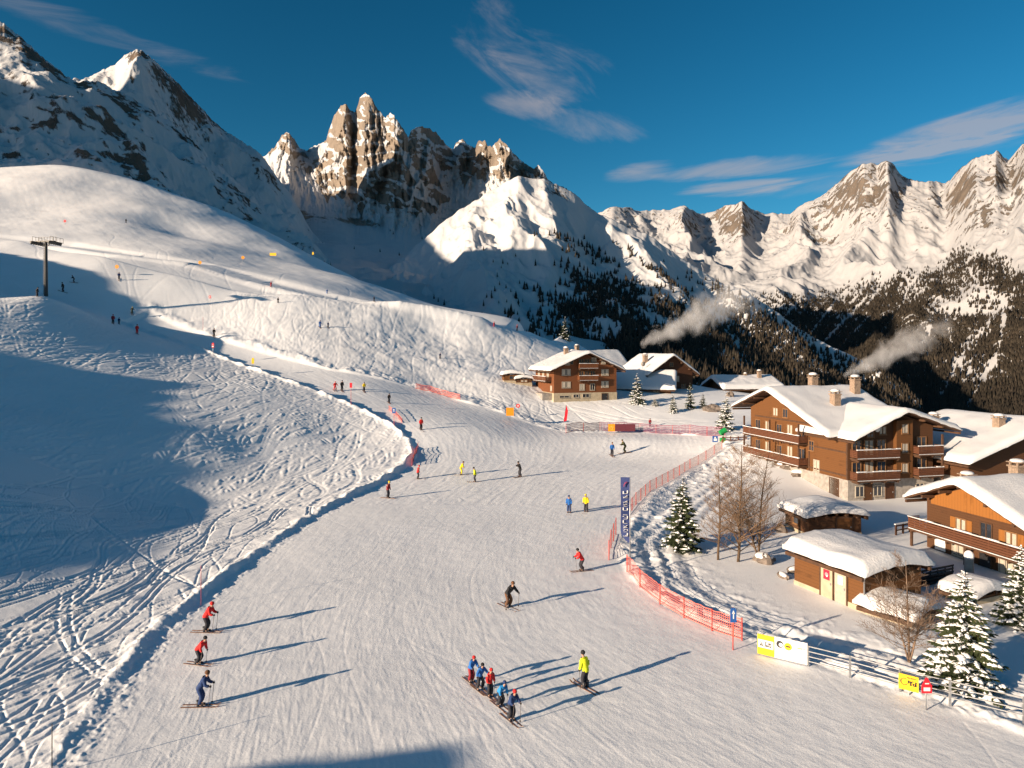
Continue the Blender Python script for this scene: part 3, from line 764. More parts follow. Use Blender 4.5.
# --- the range closing the valley on the right
def d5(X, Y, Z, T, U, y):
    w = np.clip(0.3+T*6, 0, 1)*np.clip((1-T)*3, 0, 1)
    rd = ridged(X/700+0.25*fbm(X/900, Y/900, 2, .5, 4), Y/1300, 5, 0.5, 160)-0.9
    rs = ridged(X/210, Y/500, 4, 0.55, 166)-0.9
    dz = (rd*120+rs*26*(0.3+0.7*sstep(290, 200, y))+fbm(X/130, Y/130, 5, 0.5, 163)*9)*w
    return dz, 0*dz
def r5(X, Y, Z, T, U, y, nz):
    b = np.zeros_like(X)
    for a in ((735,218,22,10,0,0.8),(742,212,9,9,0,0.7),(690,225,16,9,0.3,0.5),(855,190,22,9,-0.6,0.9),(875,200,30,7,0.0,0.6),(820,215,16,8,-0.4,0.7),(962,190,20,10,-0.9,0.95),(1000,180,24,9,0.2,0.6),(985,215,22,10,0.3,0.5),(1015,195,14,10,0.4,0.6),(818,233,14,5,0,0.8),(620,212,18,4,0,0.3),(652,215,14,5,0,0.4),(990,290,40,10,0,0.6),(790,228,10,8,0,0.5),(705,235,12,8,0.2,0.4)):
        b = np.maximum(b, blob(U, y, *a[:5])*a[5])
    hi = sstep(280, 200, y)
    return b*0.52+(0.30*(ridged(X/150, Y/150+Z/90, 4, 0.6, 170)-0.9)+0.34*sstep(0.86, 0.62, nz))*(0.25+0.75*hi)-0.06
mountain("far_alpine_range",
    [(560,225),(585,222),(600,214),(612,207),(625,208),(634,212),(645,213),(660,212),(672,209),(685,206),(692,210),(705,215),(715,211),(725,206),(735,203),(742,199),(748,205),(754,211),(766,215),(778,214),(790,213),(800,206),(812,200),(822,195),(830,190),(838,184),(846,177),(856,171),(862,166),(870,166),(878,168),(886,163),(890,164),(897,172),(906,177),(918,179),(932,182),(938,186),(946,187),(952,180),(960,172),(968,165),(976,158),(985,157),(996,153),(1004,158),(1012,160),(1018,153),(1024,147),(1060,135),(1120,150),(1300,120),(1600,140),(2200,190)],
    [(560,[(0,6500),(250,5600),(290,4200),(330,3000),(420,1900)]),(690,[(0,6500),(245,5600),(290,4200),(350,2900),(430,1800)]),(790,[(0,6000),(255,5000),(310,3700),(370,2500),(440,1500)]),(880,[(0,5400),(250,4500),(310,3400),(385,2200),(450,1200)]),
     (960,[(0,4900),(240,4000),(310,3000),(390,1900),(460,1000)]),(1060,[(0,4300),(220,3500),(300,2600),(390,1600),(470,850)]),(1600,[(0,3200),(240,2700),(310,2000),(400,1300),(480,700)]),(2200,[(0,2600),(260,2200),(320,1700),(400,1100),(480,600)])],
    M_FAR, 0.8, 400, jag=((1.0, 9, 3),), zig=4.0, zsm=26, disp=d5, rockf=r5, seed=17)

# valley floor, so that no gap opens between the slopes
vx = np.linspace(-9000, 9000, 60); vy = np.linspace(300, 12000, 60)
VX, VY = np.meshgrid(vx, vy)
VZ = -330+10*fbm(VX/500, VY/500, 3, 0.5, 77)
tag(grid_mesh("valley_floor", np.stack([VX, VY, VZ], -1), M_SNOW), kind="structure")

# --- unseen hills added to cast shade, crests traced back from the shadow edges
def from_sun(px, py, r0):
    x, y, z = hit(px, py)
    r = -(SUN_H[0]*x+SUN_H[1]*y); w = SUN_H[1]*x-SUN_H[0]*y
    return w, z+(r-r0)*math.tan(SUN_EL)
def wr(w, r): return (w*SUN_H[1]-r*SUN_H[0], -w*SUN_H[0]-r*SUN_H[1])
def hill(name, r0, crest, half, mat, n=120, m=60, base=-3.0):
    crest = sorted(crest)
    cw = np.array([c[0] for c in crest]); cz = np.array([c[1] for c in crest])
    ws = np.linspace(cw[0]-half*0.8, cw[-1]+half*0.8, n); rs = np.linspace(-half, half, m)
    zc = np.interp(ws, cw, cz, left=base, right=base)
    Wg, Rg = np.meshgrid(ws, rs)
    edge = np.clip(np.minimum(ws-ws[0], ws[-1]-ws)/(half*0.8), 0, 1)
    X = Wg*SUN_H[1]-(Rg+r0)*SUN_H[0]; Y = -Wg*SUN_H[0]-(Rg+r0)*SUN_H[1]
    Z = base+(zc-base)[None]*np.maximum(0, 1-np.abs(Rg)/half)**1.15*1.0+0.6*fbm(X/6, Y/6, 3, .5, 5)
    tag(grid_mesh(name, np.stack([X, Y, Z], -1), mat), kind="structure")

hill("unseen_shade_mountain", -700, [(520,120),(570,290),(640,390),(760,430),(900,455),(1000,475),(1094,490),(1200,525),(1400,620),(1700,760),(2063,880),(2200,892),(2500,900),(2700,850),(3000,700)], 480, M_ROCKY, 200, 80, -40)  # unseen, added to hold the left slopes, bowl and spur foot in shade
hill("unseen_shade_mountain", -1500, [(1300,500),(1400,700),(1550,1150),(1700,1380),(1810,1400),(1870,1150),(1920,900)], 950, M_ROCKY, 120, 80, -40)  # unseen, added higher up to shade the lower far range
sh = [from_sun(x, y, -95) for x, y in [(0,578),(50,562),(100,542),(150,520),(195,495),(150,455),(232,432),(165,405),(196,384),(100,372),(0,350)]]
sh = [(a, b+0.6) for a, b in sh]
sh = sorted(sh)
up = sorted(from_sun(x, y, -95) for x, y in [(165,327),(150,305),(110,272),(50,258),(0,249)])
sh = [(sh[0][0]-8, 12)]+sh+[(sh[-1][0]+8, sh[-1][1]+1),((sh[-1][0]+up[0][0])/2+3, sh[-1][1]+3)]+up+[(up[-1][0]+18, 35)]
hill("snow_hill", -95, sh, 40, M_SNOW, 160, 60)  # added out of view, crest shaped to shadow the off-piste snow
kn = sorted(from_sun(x, y, -50) for x, y in [(235,768),(300,757),(400,741),(470,741),(530,752),(570,766)])
hill("snow_knoll", -50, [(kn[0][0]-5, 5)]+[(a, b+0.1+0.3*math.sin(a*1.9)) for a, b in kn]+[(kn[-1][0]+5, 6)], 18, M_SNOW, 80, 40)  # added behind the camera to throw the shadow along the bottom edge
# ---------------------------------------------------------------- far forests
def leaf_mat(name, dark, light, scale=0.6, rough=0.8):
    m, nt, bs, out = new_mat(name)
    geo = nd(nt, "ShaderNodeNewGeometry")
    n = nd(nt, "ShaderNodeTexNoise", inp={"Scale": scale, "Detail": 5.0, "Roughness": 0.7})
    nt.links.new(geo.outputs["Position"], n.inputs["Vector"])
    r = ramp(nt, [(0.3, c4(dark)), (0.7, c4(light))])
    nt.links.new(n.outputs["Fac"], r.inputs[0]); nt.links.new(r.outputs[0], bs.inputs["Base Color"])
    bs.inputs["Roughness"].default_value = rough; bs.inputs["Specular IOR Level"].default_value = 0.2
    return m
M_FARTREE = leaf_mat("far_conifer", (0.026, 0.023, 0.017), (0.062, 0.047, 0.033), 0.05)

def surf_at(name, px, py):
    us, t, X, Y, Z, nz, rk, yy = MOUNT[name]
    c = int(np.argmin(np.abs(us-px))); pj = HZ-(Z[:, c]-CAMZ)*F/Y[:, c]
    k = np.nonzero(np.abs(pj-py) < 2.5)[0]
    i = k[-1] if len(k) else int(np.argmin(np.abs(pj-py)))
    return X[i, c], Y[i, c], Z[i, c]

def forest(objname, mname, dens, count, hmin, hmax, tiers, seed, sides=5, exclude=None):
    us, t, X, Y, Z, nz, rk, yy = MOUNT[mname]
    rg = np.random.RandomState(seed)
    U = np.broadcast_to(us[None], X.shape)
    pj = HZ-(Z-CAMZ)*F/Y
    dX = np.abs(np.gradient(X, axis=1)); dY = np.abs(np.gradient(Y, axis=0))
    sc_ = np.abs(np.gradient(pj, axis=0)); ua = np.abs(np.gradient(us))[None]
    w = dens(U, pj, X, Y)*(U > 250)*(U < 1080)*(0.6*sc_*ua/(sc_*ua).mean()+0.4*dX*dY/Y/(dX*dY/Y).mean())*Y
    # keep the near slope dense without drowning the far one
    w = (w/np.maximum(Y, 1)**1.0).ravel(); w /= w.sum()
    idx = rg.choice(len(w), size=count, replace=True, p=w)
    x = X.ravel()[idx]+rg.uniform(-4, 4, count); y = Y.ravel()[idx]; z = Z.ravel()[idx]-0.8
    h = rg.uniform(hmin, hmax, count)*np.where(rg.rand(count) < 0.2, 1.25, 1); r = h*rg.uniform(0.17, 0.25, count)
    V = []; Fc = []; base = 0
    a0 = rg.uniform(0, 6.28, count)
    for k in range(tiers):
        zb = z+h*(0.08+0.42*k/tiers*1.6); rb = r*(1-0.36*k); zt = z+h*(1.0 if k == tiers-1 else 0.72)
        ring = []
        for s in range(sides):
            a = a0+2*np.pi*s/sides+k*0.5; rr = rb*rg.uniform(0.7, 1.25, count)
            ring.append(np.stack([x+rr*np.cos(a), y+rr*np.sin(a), zb+rr*rg.uniform(-0.3, 0.3, count)], -1))
        tip = np.stack([x+rg.uniform(-.2, .2, count), y, zt], -1)
        V.append(np.stack(ring+[tip], 1).reshape(-1, 3))
        o = base+np.arange(count)*(sides+1)
        for s in range(sides): Fc.append(np.stack([o+s, o+(s+1) % sides, o+sides], -1))
        base += count*(sides+1)
    V = np.concatenate(V); Fc = np.concatenate(Fc)
    me = bpy.data.meshes.new(objname)
    me.vertices.add(len(V)); me.vertices.foreach_set("co", V.astype(np.float32).ravel())
    me.loops.add(len(Fc)*3); me.polygons.add(len(Fc))
    me.loops.foreach_set("vertex_index", Fc.astype(np.int32).ravel()); me.polygons.foreach_set("loop_start", np.arange(len(Fc), dtype=np.int32)*3)
    me.update(calc_edges=True); me.materials.append(M_FARTREE)
    return link(bpy.data.objects.new(objname, me))

def spur_d(U, y, X, Y):
    line = np.interp(U, [480,520,560,600,640,680,720,760,800,850], [276,268,260,268,282,290,292,306,332,356])
    d = sstep(-4, 22, y-line)
    n = fbm(X/90, Y/90, 3, 0.6, 201)
    d = d*np.clip(0.35+1.1*n+sstep(540, 640, U)*0.7+sstep(300, 345, y)*0.6, 0.0, 1.6)
    for a in ((660,322,26,9,0.2),(648,298,10,7,0.4),(545,330,26,10,0.2),(520,310,14,26,0),(700,300,7,5,.5),(735,345,5,18,-0.5),(615,330,6,12,0.2)):
        d = d*(1-0.93*blob(U, y, *a))
    d = d*sstep(505, 560, U+0.25*(y-260))
    d = d+0.5*blob(U, y, 575, 247, 26, 6, 0.35)+0.35*blob(U, y, 608, 262, 28, 4, 0.55)+0.5*blob(U, y, 660, 275, 40, 3, 0.6)+0.6*blob(U, y, 735, 300, 40, 5, 0.5)
    return d
f1 = forest("spur_forest", "snowy_spur", spur_d, 24000, 8, 14, 2, 301)
tag(f1, "dark conifer forest covering the shaded lower half of the white spur behind the chalets", "forest", kind="stuff")
def range_d(U, y, X, Y):
    line = np.interp(U, [690,740,790,830,850,880,910,940,962,990,1024,1100], [290,292,290,288,282,272,268,262,240,250,262,265])
    d = sstep(-2, 34, y-line)
    q = (U+1.05*y)
    ch = ridged(q/15+0.4*fbm(U/30, y/30, 2, .5, 3), (y-0.5*U)/140, 3, 0.55, 211)
    chute = sstep(1.05, 1.45, ch)*sstep(360, 250, y)*sstep(960, 900, U)
    n = fbm(X/300, Y/300, 4, 0.6, 214)
    d = d*np.clip(0.95+0.8*n, 0.05, 1.3)*(1-0.92*chute)
    for a in ((972,287,30,12,0.1),(950,305,30,7,0.3),(1000,300,20,8,0.2),(985,330,6,50,0.6),(960,360,5,50,0.45),(1005,250,40,3,0.7),(930,325,5,30,0.3)):
        d = d*(1-0.9*blob(U, y, *a))
    for ln, wd in (([(872,266),(838,300)],1.3),([(881,268),(850,305)],1.6),([(895,270),(862,312)],1.5),([(866,298),(818,350)],2.2),([(868,318),(843,346)],1.6),([(838,298),(810,336)],1.5),([(940,298),(948,330),(958,364)],1.4),
                   ([(1003,300),(1004,325),(998,352),(985,374),(962,420)],3.0),([(985,314),(1012,309)],2.2),([(905,300),(885,330)],1.2),([(925,262),(905,296)],1.3),([(800,300),(775,330)],1.4),([(965,262),(985,300),(1003,322)],1.6)):
        d = d*(1-0.97*np.exp(-(seg_dist(U, y, np.array(ln, float))/wd)**4))
    return d*sstep(700, 760, U)
f2 = forest("valley_forest", "far_alpine_range", range_d, 70000, 13, 23, 1, 302, 4)
tag(f2, "dense brown and dark green forest with white avalanche chutes on the far valley side", "forest", kind="stuff")

# single trees and low bushes scattered over the shaded bowl
def small_conifer_mesh():
    m = MB(); rg = random.Random(4)
    m.tube([(0,0,-1), (0,0,3)], [0.35, 0.25], 5, 0)
    for k in range(5):
        zb = 1.2+k*1.7; rb = 2.1*(1-k*0.17); n = 9
        vs = [(rb*rg.uniform(.6, 1.2)*math.cos(2*PI*i/n), rb*rg.uniform(.6, 1.2)*math.sin(2*PI*i/n), zb+rg.uniform(-.3, .3)) for i in range(n)]+[(rg.uniform(-.1, .1), 0, zb+3.2)]
        m.add(vs, [(i, (i+1) % n, n) for i in range(n)], 1)
    return m.mesh("distant_conifer", [M_BARK_DARK, M_FARTREE])
M_BARK_DARK = simple_mat("dark_bark", (0.06, 0.045, 0.035), 0.9)
_sc = small_conifer_mesh()
rs_ = random.Random(9)
BOWL = [(354,247),(380,250),(399,254),(390,229),(393,232),(416,228),(437,243),(441,226),(447,248),(452,247),(460,226),(422,237),(484,248),(493,260),(503,262),(501,266),(508,263),(516,255),(497,276),(500,283),(506,286),(495,290),(487,296),(492,298),(484,305),(489,318),(482,316),(499,303),(438,300),(444,303),(449,305),(455,307),(460,309),(464,311),(434,298),(501,322),(511,290),(515,296),(520,283),(507,300),(523,300),(514,312),(520,320),(455,291),(400,316),(530,310),(534,322)]
for i, (px, py) in enumerate(BOWL):
    mnt = "snowy_spur" if (px > 478 or py < 250 and px > 470) else "granite_needles"
    x, y, z = surf_at(mnt, px, py)
    o = link(bpy.data.objects.new("distant_conifer", _sc))
    s = rs_.uniform(0.45, 0.95)*(0.8 if y > 1500 else 1.0)*max(1.0, min(1.5, y/1100)); o.location = (x, y, z-0.3); o.scale = (s, s, s*rs_.uniform(0.8, 1.15)); o.rotation_euler = (0, 0, rs_.uniform(0, 6))
    tag(o, "tiny dark conifer standing alone on the shaded snow bowl below the rock needles", "tree", "scattered conifers in the snow bowl")
# ---------------------------------------------------------------- building materials
def wood_mat(name, base, board=0.22, var=0.35, vertical=False):
    m, nt, bs, out = new_mat(name)
    tc = nd(nt, "ShaderNodeTexCoord"); sp = nd(nt, "ShaderNodeSeparateXYZ"); nt.links.new(tc.outputs["Object"], sp.inputs[0])
    if vertical:
        ad = nd(nt, "ShaderNodeMath", operation='ADD'); nt.links.new(sp.outputs[0], ad.inputs[0]); nt.links.new(sp.outputs[1], ad.inputs[1]); src = ad.outputs[0]
    else: src = sp.outputs[2]
    dv = nd(nt, "ShaderNodeMath", operation='DIVIDE'); nt.links.new(src, dv.inputs[0]); dv.inputs[1].default_value = board
    fl_ = nd(nt, "ShaderNodeMath", operation='FLOOR'); nt.links.new(dv.outputs[0], fl_.inputs[0])
    fr = nd(nt, "ShaderNodeMath", operation='FRACT'); nt.links.new(dv.outputs[0], fr.inputs[0])
    wn = nd(nt, "ShaderNodeTexWhiteNoise", noise_dimensions='1D'); nt.links.new(fl_.outputs[0], wn.inputs["W"])
    mp = nd(nt, "ShaderNodeMapping"); mp.inputs["Scale"].default_value = (9, 9, 0.7) if vertical else (0.7, 0.7, 12)
    nt.links.new(tc.outputs["Object"], mp.inputs["Vector"])
    gr = nd(nt, "ShaderNodeTexNoise", inp={"Scale": 1.6, "Detail": 5.0, "Roughness": 0.7}); nt.links.new(mp.outputs[0], gr.inputs["Vector"])
    wt = nd(nt, "ShaderNodeTexNoise", inp={"Scale": 0.45, "Detail": 4.0, "Roughness": 0.6}); nt.links.new(tc.outputs["Object"], wt.inputs["Vector"])
    a = nd(nt, "ShaderNodeMath", operation='MULTIPLY_ADD'); nt.links.new(wn.outputs[0], a.inputs[0]); a.inputs[1].default_value = 0.4
    b2 = nd(nt, "ShaderNodeMath", operation='MULTIPLY_ADD'); nt.links.new(gr.outputs[0], b2.inputs[0]); b2.inputs[1].default_value = 0.5
    nt.links.new(b2.outputs[0], a.inputs[2]); nt.links.new(wt.outputs[0], b2.inputs[2]); b2.inputs[2].default_value = 0
    c = nd(nt, "ShaderNodeMath", operation='MULTIPLY_ADD'); nt.links.new(wt.outputs[0], c.inputs[0]); c.inputs[1].default_value = 0.6; nt.links.new(a.outputs[0], c.inputs[2])
    r = ramp(nt, [(0.45, c4([v*(1-var) for v in base])), (0.75, c4(base)), (1.05, c4([v*(1+var) for v in base]))])
    nt.links.new(c.outputs[0], r.inputs[0])
    gv = nd(nt, "ShaderNodeMapRange", inp={1: 0.0, 2: 0.10, 3: 0.45, 4: 1.0}); nt.links.new(fr.outputs[0], gv.inputs[0])
    mu = nd(nt, "ShaderNodeMix", data_type='RGBA', blend_type='MULTIPLY'); mu.inputs["Factor"].default_value = 1
    nt.links.new(r.outputs[0], mu.inputs["A"]); nt.links.new(gv.outputs[0], mu.inputs["B"])
    nt.links.new(mu.outputs["Result"], bs.inputs["Base Color"])
    bs.inputs["Roughness"].default_value = 0.75; bs.inputs["Specular IOR Level"].default_value = 0.2
    bp = nd(nt, "ShaderNodeBump", inp={"Strength": 0.5, "Distance": 0.03}); nt.links.new(gv.outputs[0], bp.inputs["Height"]); nt.links.new(bp.outputs[0], bs.inputs["Normal"])
    return m
M_WOOD_OR = wood_mat("orange_larch_boards", (0.085, 0.036, 0.0125), 0.24, 0.6)
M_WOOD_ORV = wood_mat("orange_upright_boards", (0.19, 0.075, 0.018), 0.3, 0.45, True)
M_WOOD_RED = wood_mat("red_brown_boards", (0.12, 0.044, 0.018))
M_WOOD_DK = wood_mat("dark_brown_boards", (0.055, 0.024, 0.013))
M_WOOD_MID = wood_mat("brown_boards", (0.068, 0.031, 0.0145))
M_RAIL = wood_mat("railing_boards", (0.085, 0.034, 0.018), 0.15, 0.4)
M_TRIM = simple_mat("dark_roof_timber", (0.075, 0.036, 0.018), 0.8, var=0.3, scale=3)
M_STONE = simple_mat("pale_plaster_base", (0.40, 0.33, 0.23), 0.9, var=0.16, scale=1.3, bump=0.4)
M_GREYST = simple_mat("grey_masonry", (0.30, 0.27, 0.24), 0.9, var=0.25, scale=2.2, bump=0.5)
M_CHIM = simple_mat("chimney_stone", (0.26, 0.19, 0.14), 0.9, var=0.35, scale=5, bump=0.6)
M_GLASS = simple_mat("window_glass", (0.025, 0.03, 0.04), 0.08, var=0.3, scale=0.8, spec=0.8)
M_CURT = simple_mat("pale_curtain", (0.42, 0.37, 0.30), 0.8, var=0.12, scale=5)
M_FRAME = simple_mat("window_frame", (0.22, 0.11, 0.045), 0.6, var=0.15)
M_FRAMEW = simple_mat("pale_window_frame", (0.40, 0.35, 0.28), 0.6, var=0.1)
M_BLACK = simple_mat("black_metal", (0.02, 0.02, 0.022), 0.5, var=0.2)
M_STEEL = simple_mat("galvanised_steel", (0.42, 0.43, 0.44), 0.4, 0.7, var=0.15)
M_WHITE = simple_mat("white_panel", (0.78, 0.77, 0.74), 0.5, var=0.05)
M_ROOFSNOW = snow_material("roof_snow", (0.72, 0.72, 0.73), fine=0.6, bumpd=0.12)

# ---------------------------------------------------------------- chalet kit (local frame: x along the front, y into depth, z up)
def face_map(face, W, D):
    """(a along the face, o outward, z) -> local point; the face is seen from outside, a runs left to right"""
    if face == 'front': return lambda a, o, z: (a, -o, z)
    if face == 'left':  return lambda a, o, z: (-o, D-a, z)
    if face == 'right': return lambda a, o, z: (W+o, a, z)
    return lambda a, o, z: (W-a, D+o, z)
def fbox(m, fm, a0, a1, o0, o1, z0, z1, mat=0):
    p = fm(a0, o0, z0); q = fm(a1, o1, z1)
    m.box(min(p[0], q[0]), max(p[0], q[0]), min(p[1], q[1]), max(p[1], q[1]), z0, z1, mat)

def window(root, fm, a, z, w, h, curtain=True, frame=None, shutters=None, off=0.0):
    frame = frame or M_FRAME
    m = MB(); t = 0.09
    fbox(m, fm, a-w/2-t, a+w/2+t, off, off+0.09, z-t, z); fbox(m, fm, a-w/2-t, a+w/2+t, off, off+0.09, z+h, z+h+t)
    for s in (-1, 1):
        x = a+s*(w/2+t/2); fbox(m, fm, x-t/2, x+t/2, off, off+0.085, z, z+h)
    n = 1 if w < 0.9 else 2
    for k in range(1, n): x = a-w/2+w*k/n; fbox(m, fm, x-0.04, x+0.04, off, off+0.08, z, z+h)
    o = m.build("window", frame, root)
    g = MB(); fbox(g, fm, a-w/2, a+w/2, off-0.02, off+0.035, z, z+h); g.build("pane", M_GLASS, o)
    if curtain:
        c = MB()
        for s in (-1, 1):
            x0 = a-w/2+0.04 if s < 0 else a+w/2-0.04-w*0.36
            fbox(c, fm, x0, x0+w*0.36, off+0.038, off+0.055, z+0.05, z+h-0.03)
        c.build("curtain", M_CURT, o)
    if shutters:
        for s in (-1, 1):
            s_ = MB(); x = a+s*(w/2+t+0.27); fbox(s_, fm, x-0.25, x+0.25, off+0.01, off+0.07, z-0.05, z+h+0.05); s_.build("shutter", shutters, o)
    si = MB(); fbox(si, fm, a-w/2-0.14, a+w/2+0.14, off, off+0.16, z-t-0.05, z-t-0.003); si.build("sill", frame, o)
    return o
def door(root, fm, a, z, w, h, mat, off=0.0, name="door"):
    m = MB(); fbox(m, fm, a-w/2, a+w/2, off, off+0.06, z, z+h); o = m.build(name, mat, root)
    k = MB(); fbox(k, fm, a+w/2-0.18, a+w/2-0.10, off+0.06, off+0.12, z+h*0.45, z+h*0.52); k.build("handle", M_STEEL, o)
    f = MB()
    for s in (-1, 1): x = a+s*(w/2+0.06); fbox(f, fm, x-0.06, x+0.06, off, off+0.09, z, z+h)
    fbox(f, fm, a-w/2-0.12, a+w/2+0.12, off, off+0.09, z+h, z+h+0.12); f.build("frame", M_TRIM, o)
    return o
def balcony(root, fm, a0, a1, z, depth, rail=1.05, mat=None, gaps=True, snow=True, off=0.0):
    mat = mat or M_RAIL
    m = MB(); fbox(m, fm, a0, a1, off, off+depth, z-0.18, z)
    k = a0+0.3
    while k < a1: fbox(m, fm, k-0.08, k+0.08, off, off+depth-0.05, z-0.38, z-0.182); k += 1.9
    o = m.build("balcony", M_TRIM, root)
    r = MB(); D0 = off+depth
    # boards along front and ends
    nb = 4
    for i in range(nb):
        zz = z+0.12+i*(rail-0.22)/nb; hh = (rail-0.22)/nb-(0.035 if gaps else 0.004)
        fbox(r, fm, a0+0.02, a1-0.02, D0-0.07, D0-0.03, zz, zz+hh)
        for e in (a0+0.02, a1-0.06): fbox(r, fm, e, e+0.04, off+0.02, D0-0.075, zz, zz+hh)
    n = max(2, int((a1-a0)/1.5)+1)
    for i in range(n):
        x = a0+0.06+(a1-a0-0.12)*i/(n-1); fbox(r, fm, x-0.05, x+0.05, D0-0.125, D0-0.073, z+0.002, z+rail-0.06)
    fbox(r, fm, a0-0.02, a1+0.02, D0-0.14, D0+0.02, z+rail-0.06, z+rail)
    for e in (a0-0.02, a1-0.10): fbox(r, fm, e, e+0.12, off+0.02, D0-0.145, z+rail-0.06, z+rail)
    r.build("railing", mat, o)
    if snow:
        s = MB(); rg = random.Random(int(a0*77+z*31)); x = a0
        while x < a1-0.1:
            L = min(rg.uniform(0.4, 1.1), a1-x); fbox(s, fm, x, x+L, D0-0.15, D0+0.03, z+rail+0.002, z+rail+rg.uniform(0.05, 0.13)); x += L+0.003
        fbox(s, fm, a0+0.1, a1-0.1, D0-0.045, D0+0.005, z-0.0, z+0.06)
        s.build("snow_ledge", M_ROOFSNOW, o)
    return o

def gable_roof(root, prof, b0, b1, axis='y', th=0.22, snow=0.5, name="roof", mat=None, seed=0, lean=0.0, bare=0.0):
    """prof: [(a, z) left eave, ridge, right eave]; extruded from b0 to b1; snow lies on it as a soft slab"""
    mp = (lambda a, b, z: (a, b, z)) if axis == 'y' else (lambda a, b, z: (b, a, z))
    (al, zl), (ar, zr), (aR, zR) = prof
    m = MB()
    outline = [(al, zl), (ar, zr), (aR, zR)]
    low = [(a, z-th) for a, z in outline]
    pts = low + outline[::-1]
    n = len(pts)
    vs = [mp(a, b0, z) for a, z in pts]+[mp(a, b1, z) for a, z in pts]
    fs = [(0, 1, 4, 5), (1, 2, 3, 4), (n, n+5, n+4, n+1), (n+1, n+4, n+3, n+2)]
    fs += [((i+1) % n, i, n+i, n+(i+1) % n) for i in range(n)]
    m.add(vs, fs)
    o = m.build(name, mat or M_TRIM, root)
    # fascia boards and purlin ends under the overhang
    t = MB()
    for k in (0.0, 0.33, 0.66, 1.0):
        for (a_, z_), (a2, z2) in (((al, zl), (ar, zr)), ((aR, zR), (ar, zr))):
            a = a_+(a2-a_)*k; z = z_+(z2-z_)*k-th
            if k == 1.0 and a_ == aR: continue
            s = 0.10
            lo = mp(a-s, b0+0.15, z-0.26); hi = mp(a+s, b1-0.15, z-0.01)
            t.box(min(lo[0], hi[0]), max(lo[0], hi[0]), min(lo[1], hi[1]), max(lo[1], hi[1]), lo[2]-0.06, hi[2]-0.06)
    t.build("purlin", M_TRIM, o)
    # snow slab
    if snow > 0:
        na, nb_ = 44, max(16, int(abs(b1-b0)*2.2))
        av = np.linspace(al-0.12, aR+0.12, na); bv = np.linspace(b0-0.12, b1+0.12, nb_)
        A, B = np.meshgrid(av, bv)
        base = np.where(A < ar, zl+(A-al)*(zr-zl)/(ar-al), zR+(A-aR)*(zr-zR)/(ar-aR))
        # soften the ridge
        base = base-0.10*np.exp(-((A-ar)/0.5)**2)
        e = np.minimum(np.minimum(A-av[0], av[-1]-A), np.minimum(B-bv[0], bv[-1]-B))
        soft = 1-(1-np.clip(e/0.55, 0, 1))**3
        ox, oy = root.location[0]+seed*13.1, root.location[1]
        Tk = snow*(0.30+0.70*soft)*(1+0.18*fbm((A+ox)/3.0, (B+oy)/3.6, 3, 0.5, 301+seed))
        Zt = base+np.maximum(Tk, 0.06)+lean*0
        top = np.stack([A, B, Zt], -1)
        # rounded lip: pull the outermost ring in a little and drop a skirt below
        sk = top.copy(); 
        bot = np.stack([A, B, base-0.05], -1)
        V = [mp(*v) for v in top.reshape(-1, 3)]
        ring = [(0, j) for j in range(na)]+[(i, na-1) for i in range(1, nb_)]+[(nb_-1, j) for j in range(na-2, -1, -1)]+[(i, 0) for i in range(nb_-2, 0, -1)]
        nV = len(V)
        V += [mp(A[i, j], B[i, j], base[i, j]-0.06-0.16*max(0.0, float(perlin(np.array([(A[i, j]+ox)*0.9]), np.array([(B[i, j]+oy)*0.9]), 71)[0]))) for i, j in ring]
        fs = [(i*na+j, i*na+j+1, (i+1)*na+j+1, (i+1)*na+j) for i in range(nb_-1) for j in range(na-1)]
        L = len(ring)
        for k in range(L):
            i, j = ring[k]; i2, j2 = ring[(k+1) % L]
            fs.append((i2*na+j2, i*na+j, nV+k, nV+(k+1) % L))
        s = MB(); s.add(V, fs, 0, True)
        so_ = s.build("snow_cover", M_ROOFSNOW, o)
        so_.data.validate()
    return o
def roof_z(prof, a):
    (al, zl), (ar, zr), (aR, zR) = prof
    return zl+(a-al)*(zr-zl)/(ar-al) if a < ar else zR+(a-aR)*(zr-zR)/(ar-aR)
def chimney(root, x, y, z0, z1, w=0.9, snow=0.25, mat=None):
    m = MB(); m.box(x-w/2, x+w/2, y-w/2, y+w/2, z0, z1-0.25); m.box(x-w/2-0.1, x+w/2+0.1, y-w/2-0.1, y+w/2+0.1, z1-0.25, z1-0.1)
    for sx in (-1, 1):
        for sy in (-1, 1): m.box(x+sx*w*0.38-0.07, x+sx*w*0.38+0.07, y+sy*w*0.38-0.07, y+sy*w*0.38+0.07, z1-0.1, z1+0.12)
    m.box(x-w/2-0.12, x+w/2+0.12, y-w/2-0.12, y+w/2+0.12, z1+0.12, z1+0.2)
    o = m.build("chimney", mat or M_CHIM, root)
    if snow:
        s = MB(); s.ball((x, y, z1+0.2+snow*0.3), w/2+0.12, w/2+0.12, snow, 12, 6); s.build("snow_cap", M_ROOFSNOW, o)
    return o
def gable_wall(root, prof, b0, b1, axis, z0, mat, name="wall", inset=0.0):
    (al, zl), (ar, zr), (aR, zR) = prof
    poly = [(al, z0), (aR, z0), (aR, zR), (ar, zr), (al, zl)]
    m = MB()
    if axis == 'y': m.prism(poly, b0, b1)
    else:
        n = len(poly); vs = [(b0, a, z) for a, z in poly]+[(b1, a, z) for a, z in poly]
        fs = [tuple(range(n-1, -1, -1)), tuple(range(n, 2*n))]+[(i, (i+1) % n, n+(i+1) % n, n+i) for i in range(n)]
        m.add(vs, fs)
    return m.build(name, mat, root)

